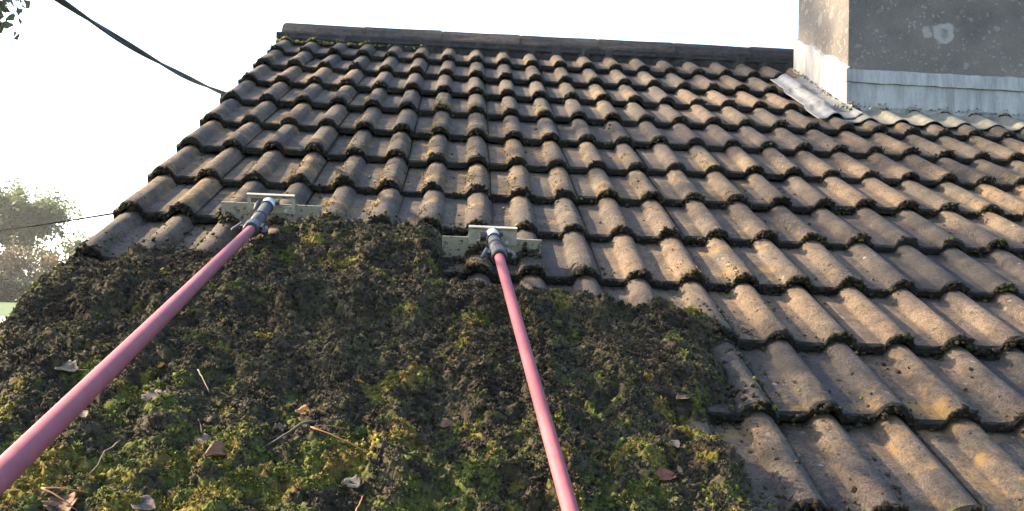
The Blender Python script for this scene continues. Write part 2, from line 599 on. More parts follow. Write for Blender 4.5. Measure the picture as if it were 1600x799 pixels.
TM = [tile_mesh(i) for i in range(7)]
TV = [tile_mesh(20 + i, True) for i in range(3)]
CH_X0, CH_X1, CH_Y0, CH_Y1 = 2.83, 4.25, -0.888, -0.18     # chimney footprint in world
roofM = parent_world(roof)
for c in range(1, 15):
    for j in range(17):
        x = 2 * j * PITCH
        if CH_X0 < x - 0.12 and x + 0.21 < CH_X1 and -c * G < -0.2 and -c * G > -0.9:
            if -c * G > -0.80: continue
        me = random.choice(TV if j == 0 else TM)
        o = bpy.data.objects.new('roof_tile', me)
        C.objects.link(o)
        y = -c * G + random.gauss(0, 0.0045)
        z = float(sag(x + 0.075, y + 0.17)) + random.gauss(0, 0.0018)
        rot = Matrix.Rotation(random.gauss(0, 0.009), 4, 'Z') @ Matrix.Rotation(random.gauss(0, 0.004), 4, 'X') @ Matrix.Rotation(random.gauss(0, 0.006), 4, 'Y')
        o.parent = roof
        o.matrix_parent_inverse = roofM.inverted()
        o.matrix_basis = MR @ Matrix.Translation((x + random.gauss(0, 0.0010), y, z)) @ rot

# verge mortar below the left-hand tile edge
vm = MB()
vp = []
for i in range(57):
    y = -4.8 + i * 4.85 / 56
    vp.append((y, -0.052 + random.gauss(0, 0.003)))
for i in range(56):
    y0, a0 = vp[i]; y1, a1 = vp[i + 1]
    z0 = float(tilez(0.075, y0)) - 0.026; z1 = float(tilez(0.075, y1)) - 0.026
    if i % 1 == 0:
        zl = -0.058
        b = len(vm.v)
        vm.v += [tuple(W(a0 + 0.012, y0, zl)), tuple(W(a1 + 0.012, y1, zl)), tuple(W(a1 + 0.014, y1, -0.15)), tuple(W(a0 + 0.014, y0, -0.15)),
                 tuple(W(0.05, y0, zl)), tuple(W(0.05, y1, zl)), tuple(W(0.05, y1, -0.15)), tuple(W(0.05, y0, -0.15))]
        vm.f += [(b, b + 1, b + 2, b + 3), (b + 4, b + 7, b + 6, b + 5), (b, b + 4, b + 5, b + 1), (b + 3, b + 2, b + 6, b + 7)]
vm.build('verge_mortar', M_MORTAR, house)

# ------------------------------------------------------------------ ridge tiles and their mortar bed
RC = Vector((0, 0.105, 4.785))            # apex line (world y, z)
def ridge_mesh(var, L):
    r = random.Random(50 + var)
    n = 11
    outer, inner = [], []
    half = 0.135
    for i in range(n):
        t = -1 + 2 * i / (n - 1)
        yy = half * t
        zz = -0.118 * (abs(t) ** 2.3)
        outer.append((yy, zz)); inner.append((yy * 0.90, zz - 0.018))
    b = MB()
    vs = []
    xs = [0.0, 0.012, L * 0.5, L - 0.012, L]
    for k, x in enumerate(xs):
        dz = -0.0012 if k in (0, 4) else 0.0
        for (yy, zz) in outer: vs.append((x, yy + r.gauss(0, 0.001), zz + dz + r.gauss(0, 0.0016)))
        for (yy, zz) in inner[::-1]: vs.append((x, yy, zz))
    w = 2 * n
    fs = []
    for k in range(len(xs) - 1):
        for i in range(w):
            fs.append((k * w + i, k * w + (i + 1) % w, (k + 1) * w + (i + 1) % w, (k + 1) * w + i))
    fs.append(tuple(range(w))); fs.append(tuple((len(xs) - 1) * w + i for i in range(w))[::-1])
    b.add(vs, fs)
    m = b.mesh('ridge_tile')
    m.materials.append(M_RIDGE)
    return m


LR = 0.445
RMESH = [ridge_mesh(i, LR - 0.0012) for i in range(3)]
for i in range(12):
    o = bpy.data.objects.new('ridge_tile', random.choice(RMESH))
    C.objects.link(o)
    o.parent = roof
    o.matrix_parent_inverse = roofM.inverted()
    x = -0.035 + i * LR
    o.matrix_basis = Matrix.Translation((x, RC.y + random.gauss(0, 0.0006), RC.z + 0.004 * x + float(sag(x, 0.0)) + random.gauss(0, 0.0005))) @ Matrix.Rotation(random.gauss(0, 0.0015), 4, 'Y')
mb_ = MB()
xs = np.linspace(-0.06, XE, 240)
top_, bot_ = [], []
for x in xs:
    yy = -0.050 + 0.020 * (float(vn(x, 0.3, 22, 2)) - 0.5) - 0.010 * float(vn(x, 5.3, 60, 4))
    bot_.append(W(x, yy, float(prof(x)) - ROLL - STEP * 0.9))
    top_.append(W(x, -0.018, 0.012))
n_ = len(xs)
mb_.add(bot_ + top_ + [W(x, 0.05, 0.0) for x in xs],
        [(i, i + 1, n_ + i + 1, n_ + i) for i in range(n_ - 1)] + [(n_ + i, n_ + i + 1, 2 * n_ + i + 1, 2 * n_ + i) for i in range(n_ - 1)])
mb_.build('ridge_mortar', M_MORTAR, house)

# ------------------------------------------------------------------ chimney
cb = MB()
zc = 6.3
nx, nz_ = 12, 18
def quadgrid(b, p, u, v, nu, nv, amp, seed):
    r = random.Random(seed)
    p, u, v = Vector(p), Vector(u), Vector(v)
    nrm = u.cross(v).normalized()
    vs = []
    for j in range(nv + 1):
        for i in range(nu + 1):
            e = 0 if i in (0, nu) or j in (0, nv) else r.gauss(0, amp)
            vs.append(p + u * (i / nu) + v * (j / nv) + nrm * e)
    fs = [(j * (nu + 1) + i, j * (nu + 1) + i + 1, (j + 1) * (nu + 1) + i + 1, (j + 1) * (nu + 1) + i) for j in range(nv) for i in range(nu)]
    b.add(vs, fs)
dx, dy = CH_X1 - CH_X0, CH_Y1 - CH_Y0
zb0 = 4.0
quadgrid(cb, (CH_X0, CH_Y0, zb0), (dx, 0, 0), (0, 0, zc - zb0), nx, nz_, 0.0025, 1)
quadgrid(cb, (CH_X1, CH_Y0, zb0), (0, dy, 0), (0, 0, zc - zb0), 6, nz_, 0.0025, 2)
quadgrid(cb, (CH_X1, CH_Y1, zb0), (-dx, 0, 0), (0, 0, zc - zb0), nx, nz_, 0.0025, 3)
quadgrid(cb, (CH_X0, CH_Y1, zb0), (0, -dy, 0), (0, 0, zc - zb0), 6, nz_, 0.0025, 4)
quadgrid(cb, (CH_X0, CH_Y0, zc), (dx, 0, 0), (0, dy, 0), 4, 3, 0.002, 5)
chim = cb.build('chimney', M_CHIM, house)
capb = MB()
capb.box(((CH_X0 + CH_X1) / 2, (CH_Y0 + CH_Y1) / 2, zc + 0.052), (dx / 2 + 0.06, dy / 2 + 0.06, 0.05))
capb.build('chimney_cap', M_CHIM, chim)
for px in (3.2, 3.9):
    pb = MB()
    cy = (CH_Y0 + CH_Y1) / 2
    pb.tube([(px, cy, zc + 0.105), (px, cy, zc + 0.16), (px, cy, zc + 0.5), (px, cy, zc + 0.52)], [0.15, 0.13, 0.115, 0.135], 20)
    pb.build('chimney_pot', plain('terracotta', (0.33, 0.14, 0.08), 0.8), chim, True)

zf = 4.236
# front apron flashing: lower upstand and cover strip above it
def strip(zlo, zhi, out, name, seed, slope=0.0, lap=False):
    b = MB()
    r = random.Random(seed)
    n = 40
    x0, x1 = CH_X0 - out, CH_X1 + 0.01
    vs = []
    for i in range(n + 1):
        t = i / n
        x = x0 + (x1 - x0) * t
        lo = zlo + r.gauss(0, 0.0012) + slope * t
        if lap and t > 0.62: lo -= min((t - 0.62) / 0.05, 1) * 0.022
        hi = zhi + r.gauss(0, 0.0010)
        o_ = out + r.gauss(0, 0.0012)
        vs += [(x, CH_Y0 - o_ - 0.003, lo), (x, CH_Y0 - o_, hi - 0.012), (x, CH_Y0 + 0.004, hi), (x, CH_Y0 + 0.004, lo)]
    fs = []
    for i in range(n):
        a = 4 * i
        for k in range(4):
            fs.append((a + k, a + 4 + k, a + 4 + (k + 1) % 4, a + (k + 1) % 4))
    fs += [(0, 1, 2, 3), (4 * n + 3, 4 * n + 2, 4 * n + 1, 4 * n)]
    b.add(vs, fs)
    return b.build(name, M_LEAD, chim)
strip(zf - 0.06, zf + 0.132, 0.006, 'lead_flashing', 1)
strip(zf + 0.118, zf + 0.187, 0.013, 'lead_flashing', 2, -0.006, True)
# left side flashing follows the slope
b = MB()
n = 22
vs = []
for i in range(n + 1):
    t = i / n
    y = CH_Y0 - 0.012 + (dy + 0.05) * t
    zr = Z0 + y * ST / CT
    hi = zr + 0.19 - 0.035 * t + random.gauss(0, 0.004) + (0.012 if (i // 4) % 2 else 0)
    o_ = 0.008 + abs(random.gauss(0, 0.002))
    vs += [(CH_X0 - o_, y, zr - 0.06), (CH_X0 - o_, y, hi - 0.01), (CH_X0 + 0.004, y, hi), (CH_X0 + 0.004, y, zr - 0.06)]
fs = []
for i in range(n):
    a = 4 * i
    for k in range(4):
        fs.append((a + (k + 1) % 4, a + 4 + (k + 1) % 4, a + 4 + k, a + k))
fs += [(3, 2, 1, 0), (4 * n, 4 * n + 1, 4 * n + 2, 4 * n + 3)]
b.add(vs, fs)
tag(b.build('lead_flashing', M_LEADW, chim), 'white weathered lead flashing on the sunlit side of the chimney')


def draped(name, material, x0, x1, yb_fn, yt_fn, nu, nv, lift, parent, seed, soft=0.6, tail=0.0):
    """a sheet of lead dressed over the tile rolls, with real thickness"""
    V1 = []
    r = np.random.default_rng(seed)
    for i in range(nu + 1):
        x = x0 + (x1 - x0) * i / nu
        ya, yb2 = yb_fn(i / nu), yt_fn(i / nu)
        for j in range(nv + 1):
            y = ya + (yb2 - ya) * j / nv
            pr_ = float(prof(x)) * soft + (1 - soft) * 0.6 * float(prof(x + 0.02) + prof(x - 0.02)) * 0.5
            s_ = (-y / G) % 1.0
            zz = -STEP * 0.5 * (1 - s_) + pr_ - ROLL + lift + float(sag(x, y)) + 0.004 * (float(vn(x, y, 9, 5)) - 0.5)
            V1.append((x, y + r.normal(0, 0.0006) * (j in (0, nv)), max(zz, float(tilez(x, y)) + 0.004)))
    V1 = np.array(V1)
    V2 = V1 - [0, 0, 0.003]
    A = WN(np.concatenate([V1, V2]))
    w = nv + 1
    F = []
    o2 = len(V1)
    for i in range(nu):
        for j in range(nv):
            a = i * w + j
            F.append((a, a + w, a + w + 1, a + 1)); F.append((o2 + a, o2 + a + 1, o2 + a + w + 1, o2 + a + w))
    for i in range(nu):
        for j in (0, nv):
            a = i * w + j; F.append((a, a + w, o2 + a + w, o2 + a) if j else (a, o2 + a, o2 + a + w, a + w))
    for j in range(nv):
        for i in (0, nu):
            a = i * w + j; F.append((a, a + 1, o2 + a + 1, o2 + a))
    b = MB().add(A.tolist(), F)
    return b.build(name, material, parent, True)


draped('lead_apron', M_APRON, 2.74, 4.30, lambda t: -1.235 - 0.02 * float(vn(t * 4, 1, 5, 1)), lambda t: -0.99, 120, 12, 0.012, chim, 3)
draped('lead_soaker', M_SOAK, 2.615, 2.835,
       lambda t: -1.235 + 0.06 * t, lambda t: -0.43 + 0.10 * t, 26, 40, 0.020, chim, 4, 0.70)

# ------------------------------------------------------------------ moss
def poly_sd(px, py, poly):
    """signed distance (positive inside)"""
    poly = np.array(poly); n = len(poly)
    d = np.full(px.shape, 1e9); ins = np.zeros(px.shape, bool)
    for i in range(n):
        a = poly[i]; b_ = poly[(i + 1) % n]
        ex, ey_ = b_ - a
        t = np.clip(((px - a[0]) * ex + (py - a[1]) * ey_) / (ex * ex + ey_ * ey_), 0, 1)
        d = np.minimum(d, np.hypot(px - a[0] - t * ex, py - a[1] - t * ey_))
        cond = ((a[1] > py) != (b_[1] > py)) & (px < (b_[0] - a[0]) * (py - a[1]) / (b_[1] - a[1] + 1e-12) + a[0])
        ins ^= cond
    return np.where(ins, d, -d)


MOSS = [(-0.085, -3.15), (0.0, -3.14), (0.10, -3.10), (0.20, -3.07), (0.33, -3.07), (0.43, -3.04), (0.47, -2.93), (0.53, -2.82),
        (0.62, -2.79), (0.80, -2.79), (0.93, -2.81), (0.945, -2.98), (0.955, -3.20), (1.07, -3.23), (1.19, -3.24), (1.30, -3.25), (1.37, -3.31),
        (1.50, -3.32), (1.62, -3.31), (1.66, -3.39), (1.625, -3.47), (1.615, -3.60), (1.60, -3.72), (1.53, -3.80), (1.47, -3.84),
        (1.53, -3.93), (1.57, -4.03), (1.54, -4.15), (1.52, -4.40), (1.50, -4.78), (-0.085, -4.78)]


def moss_sd(x, y):
    return poly_sd(x, y, MOSS) + 0.085 * (fbm(x, y, 13, 1, 4) - 0.5)


def moss_h(x, y):
    """height of the moss surface in roof coordinates"""
    sd = moss_sd(x, y)
    left = np.clip((x + 0.115) / 0.10, 0, 1)
    st_ = sum(tilez(0.075, y + d_) for d_ in (-0.05, -0.03, -0.012, 0.0, 0.012, 0.03, 0.05)) / 7
    low_ = np.clip((-3.6 - y) / 0.3, 0, 1)
    rl = (prof(x) + prof(x + 0.018) + prof(x - 0.018)) / 3
    kx = 0.45 + 0.20 * low_
    tz = st_ + kx * rl + (1 - kx) * 0.36 * ROLL
    tz = np.where(sd < 0.02, np.minimum(tz, tilez(x, y) + 0.012), tz)
    t = np.clip(sd / 0.055, -0.6, 1)
    t = np.where(t > 0, t * (2 - t), t)
    low = np.clip((-3.55 - y) / 0.5, 0, 1)
    h = 0.010 + 0.040 * fbm(x, y, 7, 2, 3) + 0.016 * (fbm(x, y, 24, 4, 3) - 0.42) + 0.006 * low
    h = np.maximum(h, 0.006) * (0.25 + 0.75 * np.clip((x + 0.02) / 0.14, 0, 1))
    z = tz + h * t
    wx = x + 0.012 * (vn(x, y, 60, 2) - 0.5); wy = y + 0.012 * (vn(x, y, 60, 6) - 0.5)
    d1, r1 = worley(wx, wy, 30, 1); d2, _ = worley(wx, wy, 72, 2)
    cush = (0.008 + 0.019 * r1) * np.sqrt(np.clip(1 - (d1 / 0.80) ** 2, 0, 1)) + 0.0085 * np.sqrt(np.clip(1 - (d2 / 0.8) ** 2, 0, 1))
    z = z + (cush - 0.006 + 0.008 * (fbm(x, y, 110, 5, 2) - 0.5)) * np.clip(t, 0, 1)
    drop = np.clip((-0.036 - x) / 0.05, 0, 1)
    return z - 0.07 * drop ** 1.3, sd


PAL = np.array([(0.030, 0.0245, 0.0175), (0.048, 0.040, 0.027), (0.070, 0.058, 0.040), (0.054, 0.053, 0.023),
                (0.080, 0.092, 0.022), (0.140, 0.124, 0.026), (0.120, 0.084, 0.026)])


def moss_colour(x, y, r):
    """dark crumbly moss up the slope, greener and yellower in patches and towards the eaves"""
    n = len(x)
    low = np.clip((-3.70 - y) / 0.42, 0, 1.2)
    gp = 0.65 * fbm(x, y, 12, 6, 3) + 0.35 * fbm(x, y, 34, 6, 3)
    yp = 0.65 * fbm(x, y, 9, 3, 3) + 0.35 * fbm(x, y, 30, 3, 3)
    lft = np.clip((0.35 - x) / 0.4, 0, 1) * np.clip((-3.5 - y) / 0.3, 0, 1)
    wx = x + 0.012 * (vn(x, y, 60, 2) - 0.5); wy = y + 0.012 * (vn(x, y, 60, 6) - 0.5)
    _, cid = worley(wx, wy, 30, 1); _, cid2 = worley(wx, wy, 72, 2)
    ra = np.clip(0.62 * cid + 0.38 * cid2 + r.normal(0, 0.10, n), 0, 1); rb = np.clip(0.6 * ((cid * 7.13) % 1) + 0.4 * ((cid2 * 5.7) % 1) + r.normal(0, 0.10, n), 0, 1)
    w = np.clip(0.55 * (fbm(x, y, 18, 0, 4) * 2.6 - 0.75) + 0.45 * cid2 + r.normal(0, 0.10, n), 0, 0.999)
    base = PAL[np.where(w < 0.34, 0, np.where(w < 0.72, 1, np.where(w < 0.88, 3, 2)))]
    pg = np.clip((gp - 0.60 + 0.20 * low) * 9, 0, 0.9)
    py_ = np.clip((yp - 0.635 + 0.12 * low + 0.26 * lft) * 9, 0, 0.8)
    c = base
    c = np.where((ra < pg)[:, None], PAL[np.where(rb < 0.45, 3, 4)], c)
    c = np.where((rb < py_)[:, None], PAL[np.where(ra < 0.6, 5, 6)], c)
    return c * 0.82 * (0.85 + 0.3 * r.random(n))[:, None]


def ico(sub):
    t = (1 + 5 ** 0.5) / 2
    v = [(-1, t, 0), (1, t, 0), (-1, -t, 0), (1, -t, 0), (0, -1, t), (0, 1, t), (0, -1, -t), (0, 1, -t), (t, 0, -1), (t, 0, 1), (-t, 0, -1), (-t, 0, 1)]
    f = [(0, 11, 5), (0, 5, 1), (0, 1, 7), (0, 7, 10), (0, 10, 11), (1, 5, 9), (5, 11, 4), (11, 10, 2), (10, 7, 6), (7, 1, 8),
         (3, 9, 4), (3, 4, 2), (3, 2, 6), (3, 6, 8), (3, 8, 9), (4, 9, 5), (2, 4, 11), (6, 2, 10), (8, 6, 7), (9, 8, 1)]
    v = [np.array(p) / np.linalg.norm(p) for p in v]
    for _ in range(sub):
        cache = {}; nf = []
        def mid(a, b_):
            k_ = (min(a, b_), max(a, b_))
            if k_ not in cache:
                p = v[a] + v[b_]; v.append(p / np.linalg.norm(p)); cache[k_] = len(v) - 1
            return cache[k_]
        for a, b_, c in f:
            x, y, z = mid(a, b_), mid(b_, c), mid(c, a)
            nf += [(a, x, z), (b_, y, x), (c, z, y), (x, y, z)]
        f = nf
    return np.array(v), np.array(f)


def protos(sub, n, amp, seed, flat=0.75):
    r = np.random.default_rng(seed)
    V, F = ico(sub)
    out = []
    for i in range(n):
        d = r.normal(0, 1, (5, 3)); d /= np.linalg.norm(d, axis=1)[:, None]
        low = 1 + 0.28 * np.sin(2.2 * (V @ d.T) + r.random(5) * 6).mean(1) * 2
        rad = low * (1 + amp * r.normal(0, 1, len(V)))
        P = V * np.clip(rad, 0.35, 1.9)[:, None]
        P[:, 2] *= flat
        out.append(P)
    return np.array(out), F


def tuft_proto(n, seed, blades=18):
    """a tuft of short pointed moss shoots"""
    r = np.random.default_rng(seed)
    out = []
    for i in range(n):
        P = []
        for b_ in range(blades):
            a = r.random() * 6.283; el = 0.15 + 1.3 * r.random()
            d = np.array([math.cos(a) * math.cos(el), math.sin(a) * math.cos(el), math.sin(el)])
            s = np.cross(d, [0, 0, 1]); s /= np.linalg.norm(s) + 1e-9
            o_ = r.normal(0, 0.33, 3) * [1, 1, 0.3]
            L = 0.75 + 0.65 * r.random(); w = 0.17 + 0.10 * r.random()
            bend = np.array([0, 0, -0.25 * r.random()])
            P += [o_ - s * w * 0.6, o_ + s * w * 0.6, o_ + d * L * 0.6 + s * w, o_ + d * L * 0.6 - s * w, o_ + d * L + bend * L]
        out.append(np.array(P))
    F = []
    for b_ in range(blades):
        k_ = b_ * 5
        F += [(k_, k_ + 1, k_ + 2), (k_, k_ + 2, k_ + 3), (k_ + 3, k_ + 2, k_ + 4)]
    return np.array(out), np.array(F)


def scatter(P, F, pos, scale, col, r, tilt=0.5):
    """copies of the protos at roof positions; returns roof-space vertices, triangles, colours"""
    n = len(pos)
    idx = r.integers(0, len(P), n)
    a = r.random(n) * 6.283
    ca, sa = np.cos(a), np.sin(a)
    tx = r.normal(0, tilt, n); ct, st = np.cos(tx), np.sin(tx)
    Q = P[idx]
    x = Q[..., 0]; y = Q[..., 1] * ct[:, None] - Q[..., 2] * st[:, None]; z = Q[..., 1] * st[:, None] + Q[..., 2] * ct[:, None]
    X = x * ca[:, None] - y * sa[:, None]; Y = x * sa[:, None] + y * ca[:, None]
    V = np.stack([X, Y, z], -1) * scale[:, None, None] + pos[:, None, :]
    nv = P.shape[1]
    T = (F[None] + (np.arange(n) * nv)[:, None, None]).reshape(-1, 3)
    cv = np.repeat(col, nv, 0) * (0.85 + 0.3 * r.random(n * nv))[:, None]
    return V.reshape(-1, 3), T, cv


def join(parts):
    V, T, K = [], [], []
    o_ = 0
    for v, t, c in parts:
        V.append(v); T.append(t + o_); K.append(c); o_ += len(v)
    return np.concatenate(V), np.concatenate(T), np.concatenate(K)


# base bed
sx = np.arange(-0.125, 1.76, 0.0042); sy = np.arange(-4.62, -2.72, 0.0042)
XX, YY = np.meshgrid(sx, sy, indexing='ij')
XX = XX + rng.normal(0, 0.0012, XX.shape); YY = YY + rng.normal(0, 0.0012, YY.shape)
HH, SD = moss_h(XX, YY)
HH = HH + rng.normal(0, 0.0016, HH.shape)
ii = np.arange(XX.size).reshape(XX.shape)
keep = (SD[:-1, :-1] > -0.022)
q4 = np.stack([ii[:-1, :-1], ii[1:, :-1], ii[1:, 1:], ii[:-1, 1:]], -1)[keep]
tri = np.concatenate([q4[:, [0, 1, 2]], q4[:, [0, 2, 3]]])
used, inv = np.unique(tri, return_inverse=True)
bedV = np.stack([XX.ravel(), YY.ravel(), HH.ravel()], 1)[used]
parts = [(bedV, inv.reshape(-1, 3), moss_colour(bedV[:, 0], bedV[:, 1], rng) * 0.8)]

P1, F1 = protos(1, 14, 0.27, 1)
P2, F2 = protos(2, 10, 0.22, 2, 0.7)
P0, F0 = protos(0, 10, 0.22, 3)
PT, FT = tuft_proto(10, 4)


def in_moss(n, margin, r):
    x = r.uniform(-0.085, 1.72, n); y = r.uniform(-4.60, -2.74, n)
    z, sd = moss_h(x, y)
    k_ = sd > margin
    return x[k_], y[k_], z[k_], sd[k_]


x, y, z, sd = in_moss(9000, 0.0, rng)
sc = 0.0020 + 0.0046 * rng.random(len(x)) ** 1.6
parts.append(scatter(P1, F1, np.stack([x, y, z + sc * 0.15], 1), sc, moss_colour(x, y, rng), rng))
x, y, z, sd = in_moss(160, 0.01, rng)
sc = 0.005 + 0.005 * rng.random(len(x)) ** 1.5
parts.append(scatter(P2, F2, np.stack([x, y, z - sc * 0.05], 1), sc, moss_colour(x, y, rng), rng))
x, y, z, sd = in_moss(36000, 0.0, rng)
sc = 0.0030 + 0.0046 * rng.random(len(x))
parts.append(scatter(PT, FT, np.stack([x, y, z + 0.002 * rng.random(len(x))], 1), sc, moss_colour(x, y, rng), rng, 0.35))
V, T, K = join(parts)
mo = obj('moss_bed', np_mesh('moss_bed', WN(V), T, K), M_MOSS)
tag(mo, 'thick bed of dark crumbly moss with green and yellow patches over the lower tiles', kind='stuff')

# moss growing along the lower edge of every course
parts = []
for c in range(1, 15):
    near = c >= 7
    dens = 0.0050 if near else 0.0055
    n = int((XE + 0.05) / dens)
    x = rng.uniform(-0.036, 4.6 if c < 7 else 3.2, n)
    patch = fbm(x, np.full(n, c * 1.7), 9, 2, 3)
    onroll = prof(x) / ROLL
    kk = rng.random(n) < np.clip(0.45 + 1.6 * (patch - 0.42) + 0.45 * onroll, 0.25, 1)
    kk &= ~((x > 2.7) & (c < 4))
    x = x[kk]; onroll = onroll[kk]; n = len(x)
    v_ = rng.random(n)
    y = -c * G - 0.001 - 0.004 * rng.random(n)
    z = prof(x) - ROLL + sag(x, y) + 0.004 * onroll - 0.001 - v_ * (0.029 - 0.008 * onroll)
    sc = (0.0023 + 0.0036 * rng.random(n) ** 1.6) * (1 + 0.35 * onroll) * (1.0 if near else 0.95)
    u = rng.random(n)
    col = PAL[np.where(u < 0.70, 0, np.where(u < 0.93, 1, 3))] * 0.55
    hot = fbm(x, y, 6, 5, 3)
    gz = (rng.random(n) < np.clip((hot - 0.64) * 2.5, 0, 0.30))
    col = np.where(gz[:, None], PAL[np.where(rng.random(n) < 0.6, 4, 5)] * 0.6, col)
    P_, F_ = (P1, F1) if near else (P0, F0)
    parts.append(scatter(P_, F_, np.stack([x, y, z], 1), sc, col, rng))
    if near:
        sel = rng.random(n) < 0.35
        parts.append(scatter(PT, FT, np.stack([x, y - 0.003, z], 1)[sel], sc[sel] * 1.1, col[sel], rng))
# moss and grit between chimney flashing, apron and soaker
for (xa, xb, ya, yb_, n) in ((2.82, 4.2, -1.045, -1.00, 190), (2.79, 2.825, -1.04, -0.22, 90), (2.75, 2.86, -1.08, -1.0, 40)):
    x = rng.uniform(xa, xb, n); y = rng.uniform(ya, yb_, n)
    sc = 0.002 + 0.0035 * rng.random(n)
    col = np.array([(0.15, 0.145, 0.10), (0.10, 0.10, 0.07), (0.19, 0.185, 0.15), (0.07, 0.07, 0.05)])[rng.integers(0, 4, n)]
    z = np.maximum(tilez(x, y), -0.02) + 0.016
    parts.append(scatter(P1, F1, np.stack([x, y, z], 1), sc, col, rng))
# ridge line moss at the left end
n = 170
x = np.abs(rng.normal(0, 0.35, n)) - 0.05; y = -0.03 - 0.05 * rng.random(n)
z = np.maximum(tilez(x, y), -0.04) + 0.012
col = PAL[np.where(rng.random(n) < 0.6, 3, np.where(rng.random(n) < 0.5, 5, 1))]
parts.append(scatter(P1, F1, np.stack([x, y, z], 1), 0.004 + 0.006 * rng.random(n), col, rng))
V, T, K = join(parts)
tag(obj('edge_moss', np_mesh('edge_moss', WN(V), T, K), M_MOSS), 'dark moss fringe growing along the lower edges of the tile courses', kind='stuff')

# loose crumbs on the scraped tiles
parts = []
n = 20000
x = rng.uniform(-0.03, 3.0, n); y = -G * rng.uniform(4, 13.6, n)
sd = moss_sd(x, y)
pan = 1 - prof(x) / ROLL
w = (0.10 + 0.9 * pan) * (np.exp(-np.maximum(-sd, 0) / 0.10) * 3.0 + 0.10 + 0.30 * np.clip((-3.3 - y) / 0.3, 0, 1)) * np.clip((fbm(x, y, 8, 7, 3) - 0.30) * 4, 0, 1)
kk = (rng.random(n) < w * 1.2) & (sd < 0)
x, y = x[kk], y[kk]; n = len(x)
sc = 0.0014 + 0.0042 * rng.random(n) ** 3 + 0.006 * (np.exp(np.minimum(sd[kk], 0) / 0.06) * rng.random(n))
u = rng.random(n)
col = PAL[np.where(u < 0.55, 0, np.where(u < 0.82, 1, np.where(u < 0.93, 3, 4)))]
parts.append(scatter(P1, F1, np.stack([x, y, tilez(x, y) + sc * 0.35], 1), sc, col, rng))
V, T, K = join(parts)
tag(obj('moss_crumbs', np_mesh('moss_crumbs', WN(V), T, K), M_MOSS), 'loose dark moss crumbs strewn over the scraped tiles', kind='stuff')

# ochre cushion moss on the sides of the rolls in the middle courses
parts = []
n = 60000
x = rng.uniform(0.05, 2.2, n); c = rng.integers(4, 10, n)
ph = rng.random(n)
y = -c * G + G * 0.75 * rng.random(n) ** 1.7
d = (x + PITCH / 2) % PITCH - PITCH / 2
w = np.exp(-((np.abs(d) - 0.030) / 0.016) ** 2) * np.clip((0.5 * fbm(x, y, 4.2, 6, 3) + 0.5 * fbm(x, y, 30, 2, 3) - 0.50 + 0.13 * np.exp(-((x - 0.9) / 0.5) ** 2)) * 5, 0, 1) * np.where(d < 0, 1, 0.45)
kk = (rng.random(n) < w * 1.7) & (moss_sd(x, y) < -0.01)
x, y = x[kk], y[kk]; n = len(x)
sc = 0.0010 + 0.0024 * rng.random(n) ** 2
col = np.array([(0.115, 0.080, 0.024), (0.080, 0.062, 0.020), (0.045, 0.040, 0.017), (0.125, 0.078, 0.028)])[rng.integers(0, 4, n)]
parts.append(scatter(P0, F0, np.stack([x, y, tilez(x, y) + sc * 0.2], 1), sc, col, rng))
V, T, K = join(parts)
tag(obj('cushion_moss', np_mesh('cushion_moss', WN(V), T, K), M_MOSS), 'small ochre moss cushions on the sides of the tile rolls', kind='stuff')


# ------------------------------------------------------------------ moss scrapers on red poles
RX = m3 @ Vector((1, 0, 0)); RY = m3 @ Vector((0, 1, 0)); RZ = m3 @ Vector((0, 0, 1))


